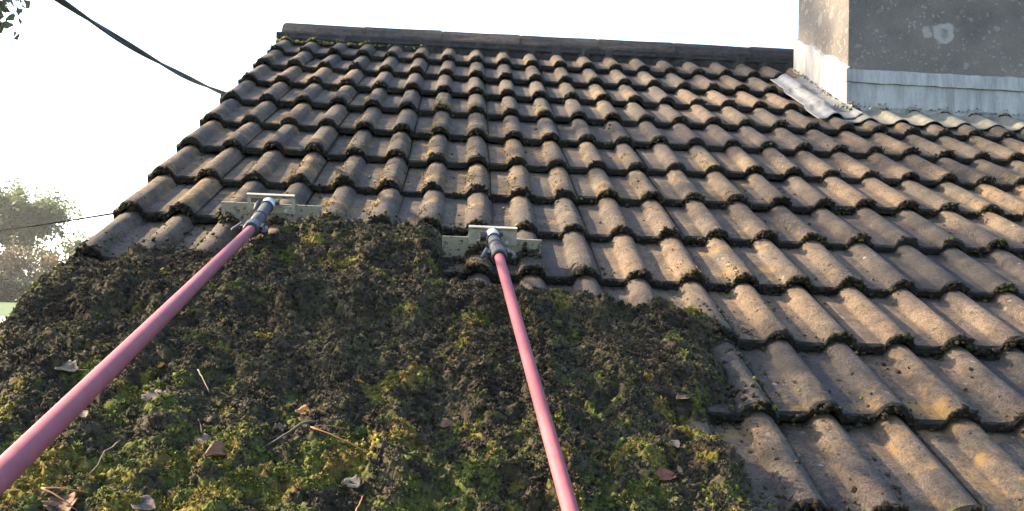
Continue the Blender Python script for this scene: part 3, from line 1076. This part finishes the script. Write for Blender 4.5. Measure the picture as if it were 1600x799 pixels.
def scraper(label, x0, x1, yb, ztop, bx0, bx1, bz0, bz1, slot, K, A, B, E, lever):
    t = empty('moss_scraper', W((x0 + x1) / 2, yb, -0.05), label, 'scraper', 'two moss scrapers on red poles')
    # blade, its lower edge cut to the tile profile
    nb = 44
    low = [W(x, yb, float(tilez(x, yb)) + 0.003 + random.gauss(0, 0.0006)) for x in np.linspace(x0, x1, nb)]
    upp = [W(x, yb, ztop) for x in np.linspace(x0, x1, nb)]
    off = RY * 0.0035
    vs = low + upp + [p + off for p in low] + [p + off for p in upp]
    n = nb
    fs = []
    for i in range(n - 1):
        fs += [(i, i + 1, n + i + 1, n + i), (2 * n + i, 3 * n + i, 3 * n + i + 1, 2 * n + i + 1),
               (i, 2 * n + i, 2 * n + i + 1, i + 1), (n + i, n + i + 1, 3 * n + i + 1, 3 * n + i)]
    fs += [(0, n, 3 * n, 2 * n), (n - 1, 3 * n - 1, 4 * n - 1, 2 * n - 1)]
    MB().add(vs, fs).build('blade', M_ALU, t)
    n = 420
    dx_ = rng.uniform(x0, x1, n)
    dz_ = tilez(dx_, np.full(n, yb)) + np.abs(rng.normal(0, 0.007, n)) * (1 + 1.2 * (vn(dx_, dx_ * 0, 25, 3) > 0.5)) + 0.002
    dv, dt_, dc = scatter(P1, F1, np.stack([dx_, yb - 0.002 - np.abs(rng.normal(0, 0.010, n)), dz_], 1), 0.002 + 0.005 * rng.random(n), PAL[rng.integers(0, 2, n)] * 0.8, rng)
    obj('stuck_moss', np_mesh('stuck_moss', WN(dv), dt_, dc), M_MOSS, t)
    # bracket plate with its slot
    yf_ = yb - 0.0045
    def plate(xa, xb, za, zb2, bld):
        bld.prism([W(xa, yf_, za), W(xb, yf_, za), W(xb, yf_, zb2), W(xa, yf_, zb2)], RY * 0.004)
    pb = MB()
    if slot:
        s0, s1, u0, u1 = bx0 + 0.010, bx1 - 0.010, bz0 + 0.024, bz1 - 0.011
        plate(bx0, bx1, bz0, u0, pb); plate(bx0, bx1, u1, bz1, pb); plate(bx0, s0, u0, u1, pb); plate(s1, bx1, u0, u1, pb)
    else:
        plate(bx0, bx1, bz0, bz1, pb)
    # folded lip along the top and the left end
    pb.prism([W(bx0, yf_ - 0.009, bz1), W(bx1, yf_ - 0.009, bz1), W(bx1, yf_ - 0.009, bz1 + 0.003), W(bx0, yf_ - 0.009, bz1 + 0.003)], RY * 0.013)
    br = pb.build('bracket', M_ALUC, t)
    for fx in (0.22, 0.80):
        c = W(bx0 + (bx1 - bx0) * fx, yf_, bz0 + 0.010)
        MB().tube([c + RY * 0.001, c - RY * 0.005], 0.005, 8).build('bolt', M_SILVER, br)
    K, A, B, E = Vector(K), Vector(A), Vector(B), Vector(E)
    d = (A - K).normalized()
    side = d.cross(RZ).normalized(); upv = side.cross(d).normalized()
    # knuckle: rounded silver joint with a bolt through it
    kb = MB()
    kb.tube([K + d * s for s in (-0.018, -0.014, -0.004, 0.010, 0.024, 0.030)], [0.004, 0.013, 0.0185, 0.0195, 0.0165, 0.013], 16)
    kn = kb.build('knuckle', M_SILVER, t, True)
    MB().tube([K + side * 0.030, K - side * 0.030], 0.0055, 8).build('pivot_bolt', M_BLACK, kn)
    if lever:
        l0 = K - side * 0.0 + side * 0.028
        lv = MB().tube([l0, l0 + d * 0.020 + side * 0.004, l0 + d * 0.055 - upv * 0.006], [0.0085, 0.0065, 0.0075], 10)
        lv.build('lever', M_SLEEVE, kn, True)
    else:
        MB().tube([K + side * 0.020 + d * 0.012, K + side * 0.036 + d * 0.012], 0.014, 12).build('knob', M_BLACK, kn)
    # grey sleeve with rings
    L = (A - K).length
    sb = MB().tube([K + d * s for s in (0.026, 0.030, L * 0.55, L * 0.56, L - 0.030)], [0.013, 0.0165, 0.0170, 0.0182, 0.0182], 18)
    sv = sb.build('sleeve', M_SLEEVE, t, True)
    for s in (0.040, L * 0.56):
        MB().tube([K + d * (s - 0.0045), K + d * (s - 0.003), K + d * (s + 0.003), K + d * (s + 0.0045)], [0.0172, 0.0205, 0.0205, 0.0172], 18).build('ring', M_BLACK, sv)
    # clamp at the pole end: collar, ear plates, bolt and lever
    a0 = A - d * 0.030
    d2 = (B - A).normalized()
    cl = MB().tube([a0, a0 + d * 0.004, A + d2 * 0.012, A + d2 * 0.016], [0.0185, 0.0225, 0.0225, 0.0190], 16)
    cl.box(A - d * 0.010 - side * 0.027, (0.004, 0.014, 0.010), (d.cross(upv).normalized(), d, upv))
    cl.box(A - d * 0.010 + side * 0.027, (0.004, 0.014, 0.010), (d.cross(upv).normalized(), d, upv))
    cm = cl.build('clamp', M_BLACK, t)
    MB().tube([A - d * 0.010 - side * 0.040, A - d * 0.010 + side * 0.036], 0.0045, 8).build('clamp_bolt', M_SILVER, cm)
    MB().tube([A - d * 0.016 - side * 0.036, A + d * 0.006 - side * 0.042, A + d * 0.022 - side * 0.036], [0.0075, 0.006, 0.0065], 8).build('clamp_lever', M_BLACK, cm, True)
    MB().tube([A - d * 0.022 + side * 0.030 + upv * 0.008, A + d * 0.022 + side * 0.047 + upv * 0.004], [0.006, 0.0045], 8).build('clamp_lever', M_SLEEVE, cm, True)
    # the pole
    pts = [A + (E - A) * s for s in (0, 0.01, 0.2, 0.4, 0.6, 0.8, 1.0)]
    MB().tube(pts, [0.0128, 0.0132, 0.0134, 0.0134, 0.0136, 0.0136, 0.0136], 20).build('pole', M_POLE, t, True)
    return t



def RP(a): return W(*a)
scraper('wide scraper with a slotted bracket on the left-hand red pole', 0.283, 0.580, -2.778, 0.026, 0.362, 0.502, -0.002, 0.056, True,
        W(0.428, -2.790, 0.034), W(0.423, -3.020, 0.040), W(0.561, -4.758, 0.481), W(0.609, -5.327, 0.623), True)
scraper('wide scraper with a plain bracket plate on the middle red pole', 0.947, 1.228, -2.985, 0.030, 1.020, 1.156, 0.012, 0.064, False,
        W(1.086, -3.003, 0.048), W(1.101, -3.160, 0.052), W(1.184, -4.307, 0.109), W(1.226, -4.833, 0.122), False)


# ------------------------------------------------------------------ dead leaves, twigs, needles
LEAVES = 'fallen leaves on the moss'


def leaf_obj(px, py, size, shape, col, rz, curl, tip, label, stem=0.6, lift=0.009):
    """a dry leaf lying on the moss at roof position (px, py)"""
    r = random.Random(int(px * 991 + py * 577))
    nu, nv = 9, 14
    V = []
    for j in range(nv + 1):
        t = j / nv
        if shape == 'oval':
            w = 0.42 * math.sin(math.pi * min(1, t * 0.97 + 0.015)) ** 0.8
        elif shape == 'narrow':
            w = 0.17 * math.sin(math.pi * min(1, t * 0.97 + 0.015)) ** 0.8
        else:
            w = (0.50 * math.sin(math.pi * min(1, t * 0.95 + 0.03)) ** 0.6) * (0.62 + 0.38 * abs(math.cos(3.2 * math.pi * t)) ** 0.7)
        for i in range(nu + 1):
            u = -1 + 2 * i / nu
            x = u * w; y = t - 0.5
            z = 0.6 * curl * (u * w) ** 2 * 3.2 + 0.45 * tip * (t - 0.35) ** 2 * 1.2 + 0.035 * math.sin(9 * t + 4 * u + px * 7)
            V.append((x + r.gauss(0, 0.008), y + r.gauss(0, 0.006), z + r.gauss(0, 0.007)))
    w_ = nu + 1
    V = np.array(V)
    V2 = V - [0, 0, 0.012]
    nV = len(V)
    F = []
    for j in range(nv):
        for i in range(nu):
            a = j * w_ + i
            F.append((a, a + 1, a + w_ + 1, a + w_)); F.append((nV + a, nV + a + w_, nV + a + w_ + 1, nV + a + 1))
    rim = [i for i in range(w_)] + [j * w_ + nu for j in range(1, nv + 1)] + [nv * w_ + i for i in range(nu - 1, -1, -1)] + [j * w_ for j in range(nv - 1, 0, -1)]
    for k_ in range(len(rim)):
        a, b_ = rim[k_], rim[(k_ + 1) % len(rim)]
        F.append((a, nV + a, nV + b_, b_))
    V = np.concatenate([V, V2]) * size
    ca, sa = math.cos(rz), math.sin(rz)
    z0 = float(moss_h(np.array([px]), np.array([py]))[0][0])
    z0 = max(z0, float(tilez(px, py))) + lift

    def place(v):
        v = np.asarray(v)
        out = np.stack([px + v[:, 0] * ca - v[:, 1] * sa, py + v[:, 0] * sa + v[:, 1] * ca, z0 + v[:, 2]], 1)
        return WN(out)
    A = place(V)
    o = empty('dead_leaf', W(px, py, z0), label, 'leaf', LEAVES)
    m = bpy.data.meshes.new('leaf_blade')
    m.from_pydata(A.tolist(), [], F)
    a = m.color_attributes.new('tint', 'FLOAT_COLOR', 'POINT')
    a.data.foreach_set('color', np.tile(np.array((*col, 1), np.float32), len(A)))
    obj('leaf_blade', m, M_DEAD, o, True)
    if stem:
        s = place(np.array([(0, -0.45, 0.0), (0.02, -0.5 - stem * 0.4, 0.06), (0.10, -0.5 - stem, 0.02)]) * size)
        mm = MB().tube([Vector(p) for p in s], [0.0013, 0.0011, 0.0008], 6).mesh('leaf_stem')
        a = mm.color_attributes.new('tint', 'FLOAT_COLOR', 'POINT')
        a.data.foreach_set('color', np.tile(np.array((col[0] * 0.7, col[1] * 0.65, col[2] * 0.6, 1), np.float32), len(mm.vertices)))
        obj('leaf_stem', mm, M_DEAD, o)
    return o



TAN = (0.15, 0.105, 0.07); PALE = (0.125, 0.098, 0.074); BRN = (0.13, 0.075, 0.050); GRY = (0.085, 0.070, 0.064); ORG = (0.24, 0.125, 0.06); RED = (0.15, 0.062, 0.04)
for a in [
    (0.200, -3.760, 0.046, 'lobed', PALE, 1.4, 0.5, 0.3, 'pale tan leaf with a bent stem, left of the left-hand pole', 1.0),
    (0.410, -3.872, 0.052, 'lobed', GRY, 0.3, 0.3, 0.1, 'flat grey brown leaf on dark moss right of the left-hand pole', 0),
    (0.541, -4.026, 0.062, 'lobed', PALE, 3.4, -0.7, -0.2, 'large pale torn leaf with a curved stem arching over the moss', 0.8),
    (0.580, -4.076, 0.048, 'oval', BRN, 1.7, 1.1, 0.1, 'reddish brown rolled leaf just below the large pale torn leaf', 0.3),
    (0.706, -3.919, 0.034, 'oval', ORG, 1.2, 0.9, 0.4, 'small orange tan curled leaf above the grey twig', 0.2),
    (0.671, -3.955, 0.030, 'lobed', PALE, 2.4, 0.8, 0.3, 'tiny pale crumpled leaf left of the orange tan curled leaf', 0),
    (0.986, -3.925, 0.034, 'oval', BRN, 1.9, 0.6, 0.4, 'small dark brown leaf left of the middle pole', 0.2),
    (1.477, -3.786, 0.034, 'oval', TAN, 2.0, 0.6, 0.2, 'smooth pale oval leaf near the right edge of the moss', 0.7),
    (1.479, -3.869, 0.036, 'narrow', ORG, 1.5, 0.5, 0.1, 'slim orange brown leaf just below the pale oval leaf', 0),
    (1.384, -4.089, 0.044, 'oval', RED, 1.9, 0.7, 0.2, 'red brown leaf low on the right part of the moss', 0.3),
    (1.416, -4.000, 0.026, 'oval', GRY, 0.4, 0.6, 0.2, 'small grey rounded leaf above the red brown leaf', 0),
    (1.415, -4.068, 0.026, 'narrow', TAN, 0.2, 0.8, 0.8, 'small curled tan leaf standing beside the red brown leaf', 0),
    (0.823, -4.123, 0.034, 'lobed', (0.085, 0.082, 0.076), 0.9, 0.5, 0.2, 'whitish grey leaf scrap below the pine needles', 0),
    (0.357, -4.208, 0.056, 'lobed', BRN, 0.5, 0.7, 0.3, 'brown leaf with long stem in the bottom left corner', 1.2),
    (0.493, -4.214, 0.044, 'oval', GRY, 1.2, 0.5, 0.2, 'grey brown leaf at the bottom edge below the rolled leaf', 0),
    (0.382, -3.741, 0.022, 'oval', (0.30, 0.16, 0.035), 0.3, 0.4, 0.2, 'tiny yellow orange leaf beside the left-hand pole', 0),
    (0.317, -3.986, 0.024, 'oval', PALE, 0.6, 0.6, 0.3, 'tiny pale leaf just right of the left-hand pole', 0),
]:
    leaf_obj(*a)


def stick(name, label, cat, lines, r0, material):
    o = empty(name, W(*lines[0][0], 0.05), label, cat, 'twigs and needles on the moss')
    for ln in lines:
        pts = []
        hs = [float(moss_h(np.array([p[0]]), np.array([p[1]]))[0][0]) for p in ln]
        n = 9
        for i in range(n):
            t = i / (n - 1)
            x = ln[0][0] + (ln[1][0] - ln[0][0]) * t; y = ln[0][1] + (ln[1][1] - ln[0][1]) * t
            lo = float(moss_h(np.array([x]), np.array([y]))[0][0])
            zz = max(hs[0] + (hs[1] - hs[0]) * t + 0.012, lo + 0.007) + 0.004 * math.sin(3.1 * t)
            pts.append(W(x + random.gauss(0, 0.0008), y + random.gauss(0, 0.0008), zz))
        MB().tube(pts, [r0 * (1 - 0.45 * i / (n - 1)) for i in range(n)], 7).build('stem', material, o, True)
    return o


M_TWIG = plain('twig_bark', (0.055, 0.050, 0.048), 0.9, 0, 80, 0.4)
M_NEED = plain('pine_needle', (0.19, 0.085, 0.038), 0.7, 0, 80, 0.25)
M_STRAW = plain('straw', (0.17, 0.125, 0.085), 0.8, 0, 80, 0.25)
stick('twig', 'dark grey twig lying left of the fan of pine needles', 'twig', [((0.735, -3.965), (0.655, -4.035))], 0.0030, M_TWIG)
stick('pine_needles', 'fan of three orange brown pine needles on the moss', 'pine needles',
      [((0.736, -4.013), (0.800, -3.985)), ((0.736, -4.013), (0.805, -4.030)), ((0.736, -4.013), (0.842, -4.061))], 0.0011, M_NEED)
stick('plant_stalk', 'thin straw coloured stalk right of the tiny yellow orange leaf', 'stalk', [((0.470, -3.780), (0.509, -3.845))], 0.0014, M_STRAW)
stick('plant_stalk', 'long thin stalk between the left-hand pole and the large torn leaf', 'stalk', [((0.392, -4.020), (0.375, -4.125))], 0.0014, M_STRAW)
stick('plant_stalk', 'orange stalk sticking up at the bottom edge below the pine needles', 'stalk', [((0.836, -4.210), (0.846, -4.140))], 0.0020, M_NEED)
stick('pine_needles', 'two brown needles over the brown leaf in the bottom left corner', 'pine needles',
      [((0.322, -4.190), (0.390, -4.222)), ((0.322, -4.190), (0.395, -4.185))], 0.0016, M_NEED)



# ------------------------------------------------------------------ trees
def branch_tree(name, base, height, crown_c, crown_r, leaf_n, leaf_s, cols, label, seed, cat='tree', group=None, trunk_r=0.18, gaps=0.45, extra=None, thin=None, tmin=0.30):
    r = np.random.default_rng(seed)
    base = np.array(base, float); cc = np.array(crown_c, float); cr = np.array(crown_r, float)
    root = empty(name, base, label, cat, group)
    tb = MB()
    segs = []
    top = np.array([cc[0], cc[1], base[2] + height * 0.80])
    n = 8
    pts = [base + (top - base) * (i / n) + np.append(r.normal(0, 0.02 * height / 8, 2), 0) * (i > 0) for i in range(n + 1)]
    tb.tube(pts, [trunk_r * (1.25 if i == 0 else 1) * (1 - 0.82 * i / n) for i in range(n + 1)], 9)
    tips = []
    nb = 16
    for k in range(nb):
        t = tmin + (0.98 - tmin) * k / nb
        p = pts[0] + (top - pts[0]) * t
        a = k * 2.4 + r.normal(0, 0.3)
        d = np.array([math.cos(a), math.sin(a), (0.45 + 0.5 * t) if tmin > 0.2 else (1.9 * t - 0.95)])
        tgt = cc + cr * d / np.linalg.norm(d) * (0.72 + 0.25 * r.random())
        q = p + (tgt - p) * 0.5 + r.normal(0, 0.05, 3) * cr
        rad = trunk_r * (0.42 - 0.24 * t)
        tb.tube([p, p + (q - p) * 0.5 + [0, 0, 0.05], q, tgt], [rad, rad * 0.75, rad * 0.5, rad * 0.12], 6)
        tips.append((q, tgt))
        for s in range(6):
            f = r.random()
            p2 = q + (tgt - q) * f
            t2 = p2 + r.normal(0, 0.30, 3) * cr
            tb.tube([p2, (p2 + t2) / 2 + r.normal(0, 0.02, 3) * cr, t2], [rad * 0.34, rad * 0.22, rad * 0.05], 5)
            tips.append((p2, t2))
    if extra:
        for (p, qq) in extra:
            p = np.array(p); qq = np.array(qq)
            tb.tube([p, (p + qq) / 2 + [0, 0, 0.1], qq], [0.05, 0.03, 0.008], 6)
            for s in range(9):
                f = 0.3 + 0.7 * r.random()
                p2 = p + (qq - p) * f; t2 = p2 + r.normal(0, 0.28, 3)
                tb.tube([p2, t2], [0.008, 0.003], 5)
                tips += [(p2, t2)] * 2
    tb.build('trunk', M_BARK, root, True)
    # leaves gathered in clumps round the twigs, with gaps left between
    ti = r.integers(0, len(tips), leaf_n)
    A = np.array([t[0] for t in tips])[ti]; B = np.array([t[1] for t in tips])[ti]
    f = 0.25 + 0.75 * r.random(leaf_n)
    pos = A + (B - A) * f[:, None] + r.normal(0, 0.085, (leaf_n, 3)) * cr.mean() * (0.5 + r.random((leaf_n, 1)))
    near_extra = np.zeros(leaf_n, bool)
    if extra:
        near_extra = ti >= len(tips) - 18 * len(extra)
    k_ = vn(pos[:, 0] + pos[:, 2] * 0.7, pos[:, 1] - pos[:, 2] * 0.6, 1.6 / cr.mean() * 2.2, seed % 7) > gaps * 0.75
    if thin is not None: k_ &= r.random(leaf_n) < thin(pos)
    k_ |= near_extra
    if thin is not None:
        dv = pos - np.array((0.990, -5.439, 3.128)); az_ = np.degrees(np.arctan2(dv[:, 0], dv[:, 1])); te = dv[:, 2] / np.hypot(dv[:, 0], dv[:, 1])
        k_ &= (az_ < -25.6) | ((te > 0.245) & (az_ < -23.9 - 12 * np.maximum(0.275 - te, 0)) & (r.random(leaf_n) < 0.20))
    pos = pos[k_]; n = len(pos)
    u = r.normal(0, 1, (n, 3)); u /= np.linalg.norm(u, axis=1)[:, None]
    v = r.normal(0, 1, (n, 3)); v -= (v * u).sum(1)[:, None] * u; v /= np.linalg.norm(v, axis=1)[:, None]
    nn = np.cross(u, v)
    s = (leaf_s * (0.6 + 0.8 * r.random(n)))[:, None]
    P = np.stack([pos - u * s * 0.5, pos + v * s * 0.30 + nn * s * 0.10, pos + u * s * 0.5, pos - v * s * 0.30 + nn * s * 0.10], 1).reshape(-1, 3)
    T = (np.array([[0, 1, 2], [0, 2, 3]])[None] + (np.arange(n) * 4)[:, None, None]).reshape(-1, 3)
    cols = np.array(cols)
    ci = np.clip((vn(pos[:, 0], pos[:, 2], 2.2 / cr.mean(), 5) * len(cols) * 1.0 + r.normal(0, 0.6, n)).astype(int), 0, len(cols) - 1)
    K_ = np.repeat(cols[ci] * (0.75 + 0.5 * r.random((n, 1))), 4, 0)
    obj('crown', np_mesh('crown', P, T, K_), M_LEAF, root)
    return root


def dapple_density(p):
    """crown shaped for its shade: leaves thinned by where their shadow meets the roof"""
    n_ = np.array((0, -ST, CT)); sn = np.array(SUN)
    t = ((p - np.array((0, 0, Z0))) @ n_) / (sn @ n_)
    q_ = p - t[:, None] * sn
    x, y = q_[:, 0], q_[:, 1] / CT
    o_ = 0.07 * np.exp(-((y + 2.3) / 1.0) ** 2) + 0.06
    o_ = o_ * (1 - np.exp(-((y + 2.15 + 0.22 * (x - 1)) / 0.85) ** 2) * np.exp(-((x - 1.2) / 1.9) ** 2) * 0.97)
    o_ = o_ + 0.75 * np.clip((-3.30 - y) / 0.35, 0, 1) * np.clip(1.6 - 0.20 * x, 0.3, 1) + 0.10 * np.clip((y + 1.1) / 0.5, 0, 1) + 0.95 * np.clip((x - 3.1) / 0.6, 0, 1) * np.clip((y + 0.9) / 0.4, 0, 1)  # extra leaves kept to shade the lower roof, ridge and chimney
    return np.clip(o_, 0, 1)


AUT = [(0.065, 0.080, 0.045), (0.085, 0.095, 0.050), (0.095, 0.095, 0.040), (0.110, 0.085, 0.040)]
# the tree beside the house whose twigs reach into the top left corner and whose crown dapples the roof
branch_tree('broadleaf_tree', (-9.6, 1.2, 0.0), 15.0, (-9.6, 0.9, 9.8), (4.0, 5.4, 4.9), 60000, 0.13, AUT,
            'tall broadleaf tree beside the house, only leaf tips showing top left', 5, trunk_r=0.24, gaps=0.62, thin=dapple_density,
            extra=[((-7.5, 4.6, 7.8), (-4.35, 6.1, 6.75)), ((-7.3, 4.9, 7.2), (-4.75, 6.4, 6.60))])


def far(az, dist, h, rw, cols, label, seed, n=5500, ls=0.30, kind='broadleaf_tree', cat='tree', low=0.25, grp='trees and bushes beyond the lawn'):
    x = 0.99 + dist * math.sin(R(az)); y = -5.44 + dist * math.cos(R(az))
    z = float(ground_z(x, y)) - 0.05
    zc_ = z + h * (0.5 + low * 0.5)
    branch_tree(kind, (x, y, z), h, (x, y, zc_), (rw, rw, h * (0.5 - low * 0.5) * 1.05), n, ls, cols, label, seed, cat, grp, trunk_r=0.022 * h, gaps=0.30, tmin=0.30 if low > 0 else 0.06)


OLV = [(0.058, 0.082, 0.034), (0.078, 0.102, 0.040), (0.105, 0.122, 0.046), (0.120, 0.120, 0.050)]
RST = [(0.060, 0.055, 0.030), (0.095, 0.070, 0.042), (0.12, 0.085, 0.055), (0.075, 0.070, 0.036)]
DRK = [(0.018, 0.030, 0.014), (0.025, 0.036, 0.017), (0.036, 0.042, 0.018), (0.045, 0.046, 0.02)]
far(-24.0, 90, 9.2, 4.6, OLV, 'big pale olive tree with a round crown beyond the lawn', 21, 24000, 0.30)
far(-27.5, 96, 10.5, 4.6, OLV, 'pale tree at the left frame edge behind the rusty bush', 22, 6000, 0.36)
far(-19.9, 100, 6.6, 2.6, OLV, 'small pale tree peeping over the roof verge beside the big olive tree', 23, 3000, 0.34)
far(-24.2, 80, 4.4, 2.0, RST, 'rusty brown bush under the big olive tree', 24, 3500, 0.26, 'bush', 'bush', -0.12)
far(-22.6, 82, 4.6, 2.6, RST, 'pale brownish bush right of the rusty bush', 25, 3500, 0.28, 'bush', 'bush', -0.12)
far(-21.2, 84, 5.0, 2.6, OLV, 'grey green bush nearest the roof verge', 26, 3500, 0.28, 'bush', 'bush', -0.12)
far(-19.3, 86, 4.6, 2.8, OLV, 'grey green bush mostly hidden behind the roof verge', 27, 2500, 0.30, 'bush', 'bush', -0.12)
far(-26.2, 80, 4.4, 2.4, RST, 'brown bush cut by the left frame edge', 28, 3000, 0.26, 'bush', 'bush', -0.12)
far(-23.6, 76, 1.9, 2.0, DRK, 'low dark green shrub along the lawn under the rusty bush', 29, 3500, 0.22, 'shrub', 'shrub', -0.15)
far(-21.9, 77, 2.0, 2.2, DRK, 'low dark green shrub along the lawn beside the moss silhouette', 30, 3500, 0.22, 'shrub', 'shrub', -0.15)
far(-25.6, 76, 1.9, 2.2, DRK, 'low dark shrub along the lawn at the left frame edge', 31, 3000, 0.22, 'shrub', 'shrub', -0.15)

# ------------------------------------------------------------------ cables
cw = Vector((0.990, -5.439, 3.128))
def dirp(v, d): return cw + Vector(v) * d
P0_ = dirp((-0.470, 0.880, 0.345), 2.35); P1_ = dirp((-0.379, 0.926, 0.289), 2.85); P2_ = dirp((-0.234, 0.972, 0.217), 4.95)
ca_ = empty('overhead_cable', P2_, 'thick twisted dark cable running down to the roof verge from the top left', 'cable')
line = [P0_ + (P2_ - P0_) * t - Vector((0, 0, 0.16 * 4 * t * (1 - t) * 0.25)) for t in np.linspace(-1.2, 1.0, 200)]
dl = (P2_ - P0_).normalized(); su = dl.orthogonal().normalized(); sv_ = dl.cross(su)
for ph in (0.0, math.pi):
    pts = []
    for i, p_ in enumerate(line):
        a = i * 0.062 * 2 + ph
        pts.append(p_ + (su * math.cos(a) + sv_ * math.sin(a)) * 0.0052)
    MB().tube(pts, 0.0056, 8).build('strand', M_CABLE, ca_, True)
bk = MB(); bk.box((-0.02, P2_.y, P2_.z - 0.02), (0.17, 0.02, 0.02)); bk.build('wall_hook', M_GUTTER, ca_)
Q0 = dirp((-0.43, 0.90, 0.066), 26); Q1 = dirp((-0.318, 0.948, 0.0935), 3.9)
wr_ = empty('overhead_wire', Q1, 'thin overhead wire crossing in front of the big olive tree', 'wire')
MB().tube([Q0 + (Q1 - Q0) * t - Vector((0, 0, 0.03 * 4 * t * (1 - t))) for t in np.linspace(0, 1, 40)] + [Vector((0.085, Q1.y + 0.22, Q1.z - 0.10))], 0.0040, 7).build('strand', plain('wire', (0.008, 0.008, 0.009), 1.0, spec=0.0), wr_, True)
hk = MB(); hk.box((0.085, Q1.y + 0.22, Q1.z - 0.10), (0.02, 0.02, 0.03)); hk.build('wall_hook', M_GUTTER, wr_)
pp = MB(); pp.tube([(Q0.x, Q0.y, float(ground_z(Q0.x, Q0.y)) - 0.2), (Q0.x, Q0.y, Q0.z + 0.3)], [0.12, 0.09], 12)
pp.build('pole', M_BARK, wr_, True)

# ------------------------------------------------------------------ garden shed, lower left
sh = empty('garden_shed', (-4.9, 8.2, 0), 'grey felt roofed shed peeping past the roof verge at the left edge', 'shed')
wz = MB()
sx0, sx1, sy0, sy1 = -7.4, -4.75, 7.6, 10.6
sb_ = MB(); sb_.prism([(sx0, sy0, 0), (sx1, sy0, 0), (sx1, sy0, 2.05), ((sx0 + sx1) / 2, sy0, 2.80), (sx0, sy0, 2.05)], (0, sy1 - sy0, 0))
sb_.build('wall', M_BOARD, sh)
mx = (sx0 + sx1) / 2
for sgn in (-1, 1):
    e = sx0 - 0.15 if sgn < 0 else sx1 + 0.15
    ze = 2.05 - 0.15 * 0.75 / 1.325 + 0.03
    b = MB(); b.prism([(mx + sgn * 0.002, sy0 - 0.15, 2.83), (e, sy0 - 0.15, ze), (e, sy0 - 0.15, ze + 0.03), (mx + sgn * 0.002, sy0 - 0.15, 2.86)], (0, sy1 - sy0 + 0.3, 0))
    b.build('roof_panel', M_FELT, sh)
    f = MB(); f.prism([(mx + sgn * 0.004, sy0 - 0.176, 2.75), (e, sy0 - 0.176, ze - 0.06), (e, sy0 - 0.176, ze + 0.04), (mx + sgn * 0.004, sy0 - 0.176, 2.87)], (0, 0.022, 0))
    f.build('barge_board', M_BOARD, sh)


# ------------------------------------------------------------------ haze: thin backlit autumn air over the whole place
hz = MB(); hz.box((0, 0, 9.4), (960, 960, 10.8))
hm = bpy.data.materials.new('haze'); hm.use_nodes = True
hn = hm.node_tree
for n_ in list(hn.nodes): hn.nodes.remove(n_)
hv = hn.nodes.new('ShaderNodeVolumePrincipled'); hv.inputs['Color'].default_value = (0.95, 0.96, 1.0, 1); hv.inputs['Density'].default_value = 0.0004
hv.inputs['Anisotropy'].default_value = 0.4
ho = hn.nodes.new('ShaderNodeOutputMaterial'); hn.links.new(hv.outputs[0], ho.inputs['Volume'])
tag(hz.build('haze', hm), 'thin bright haze in the air', kind='stuff')
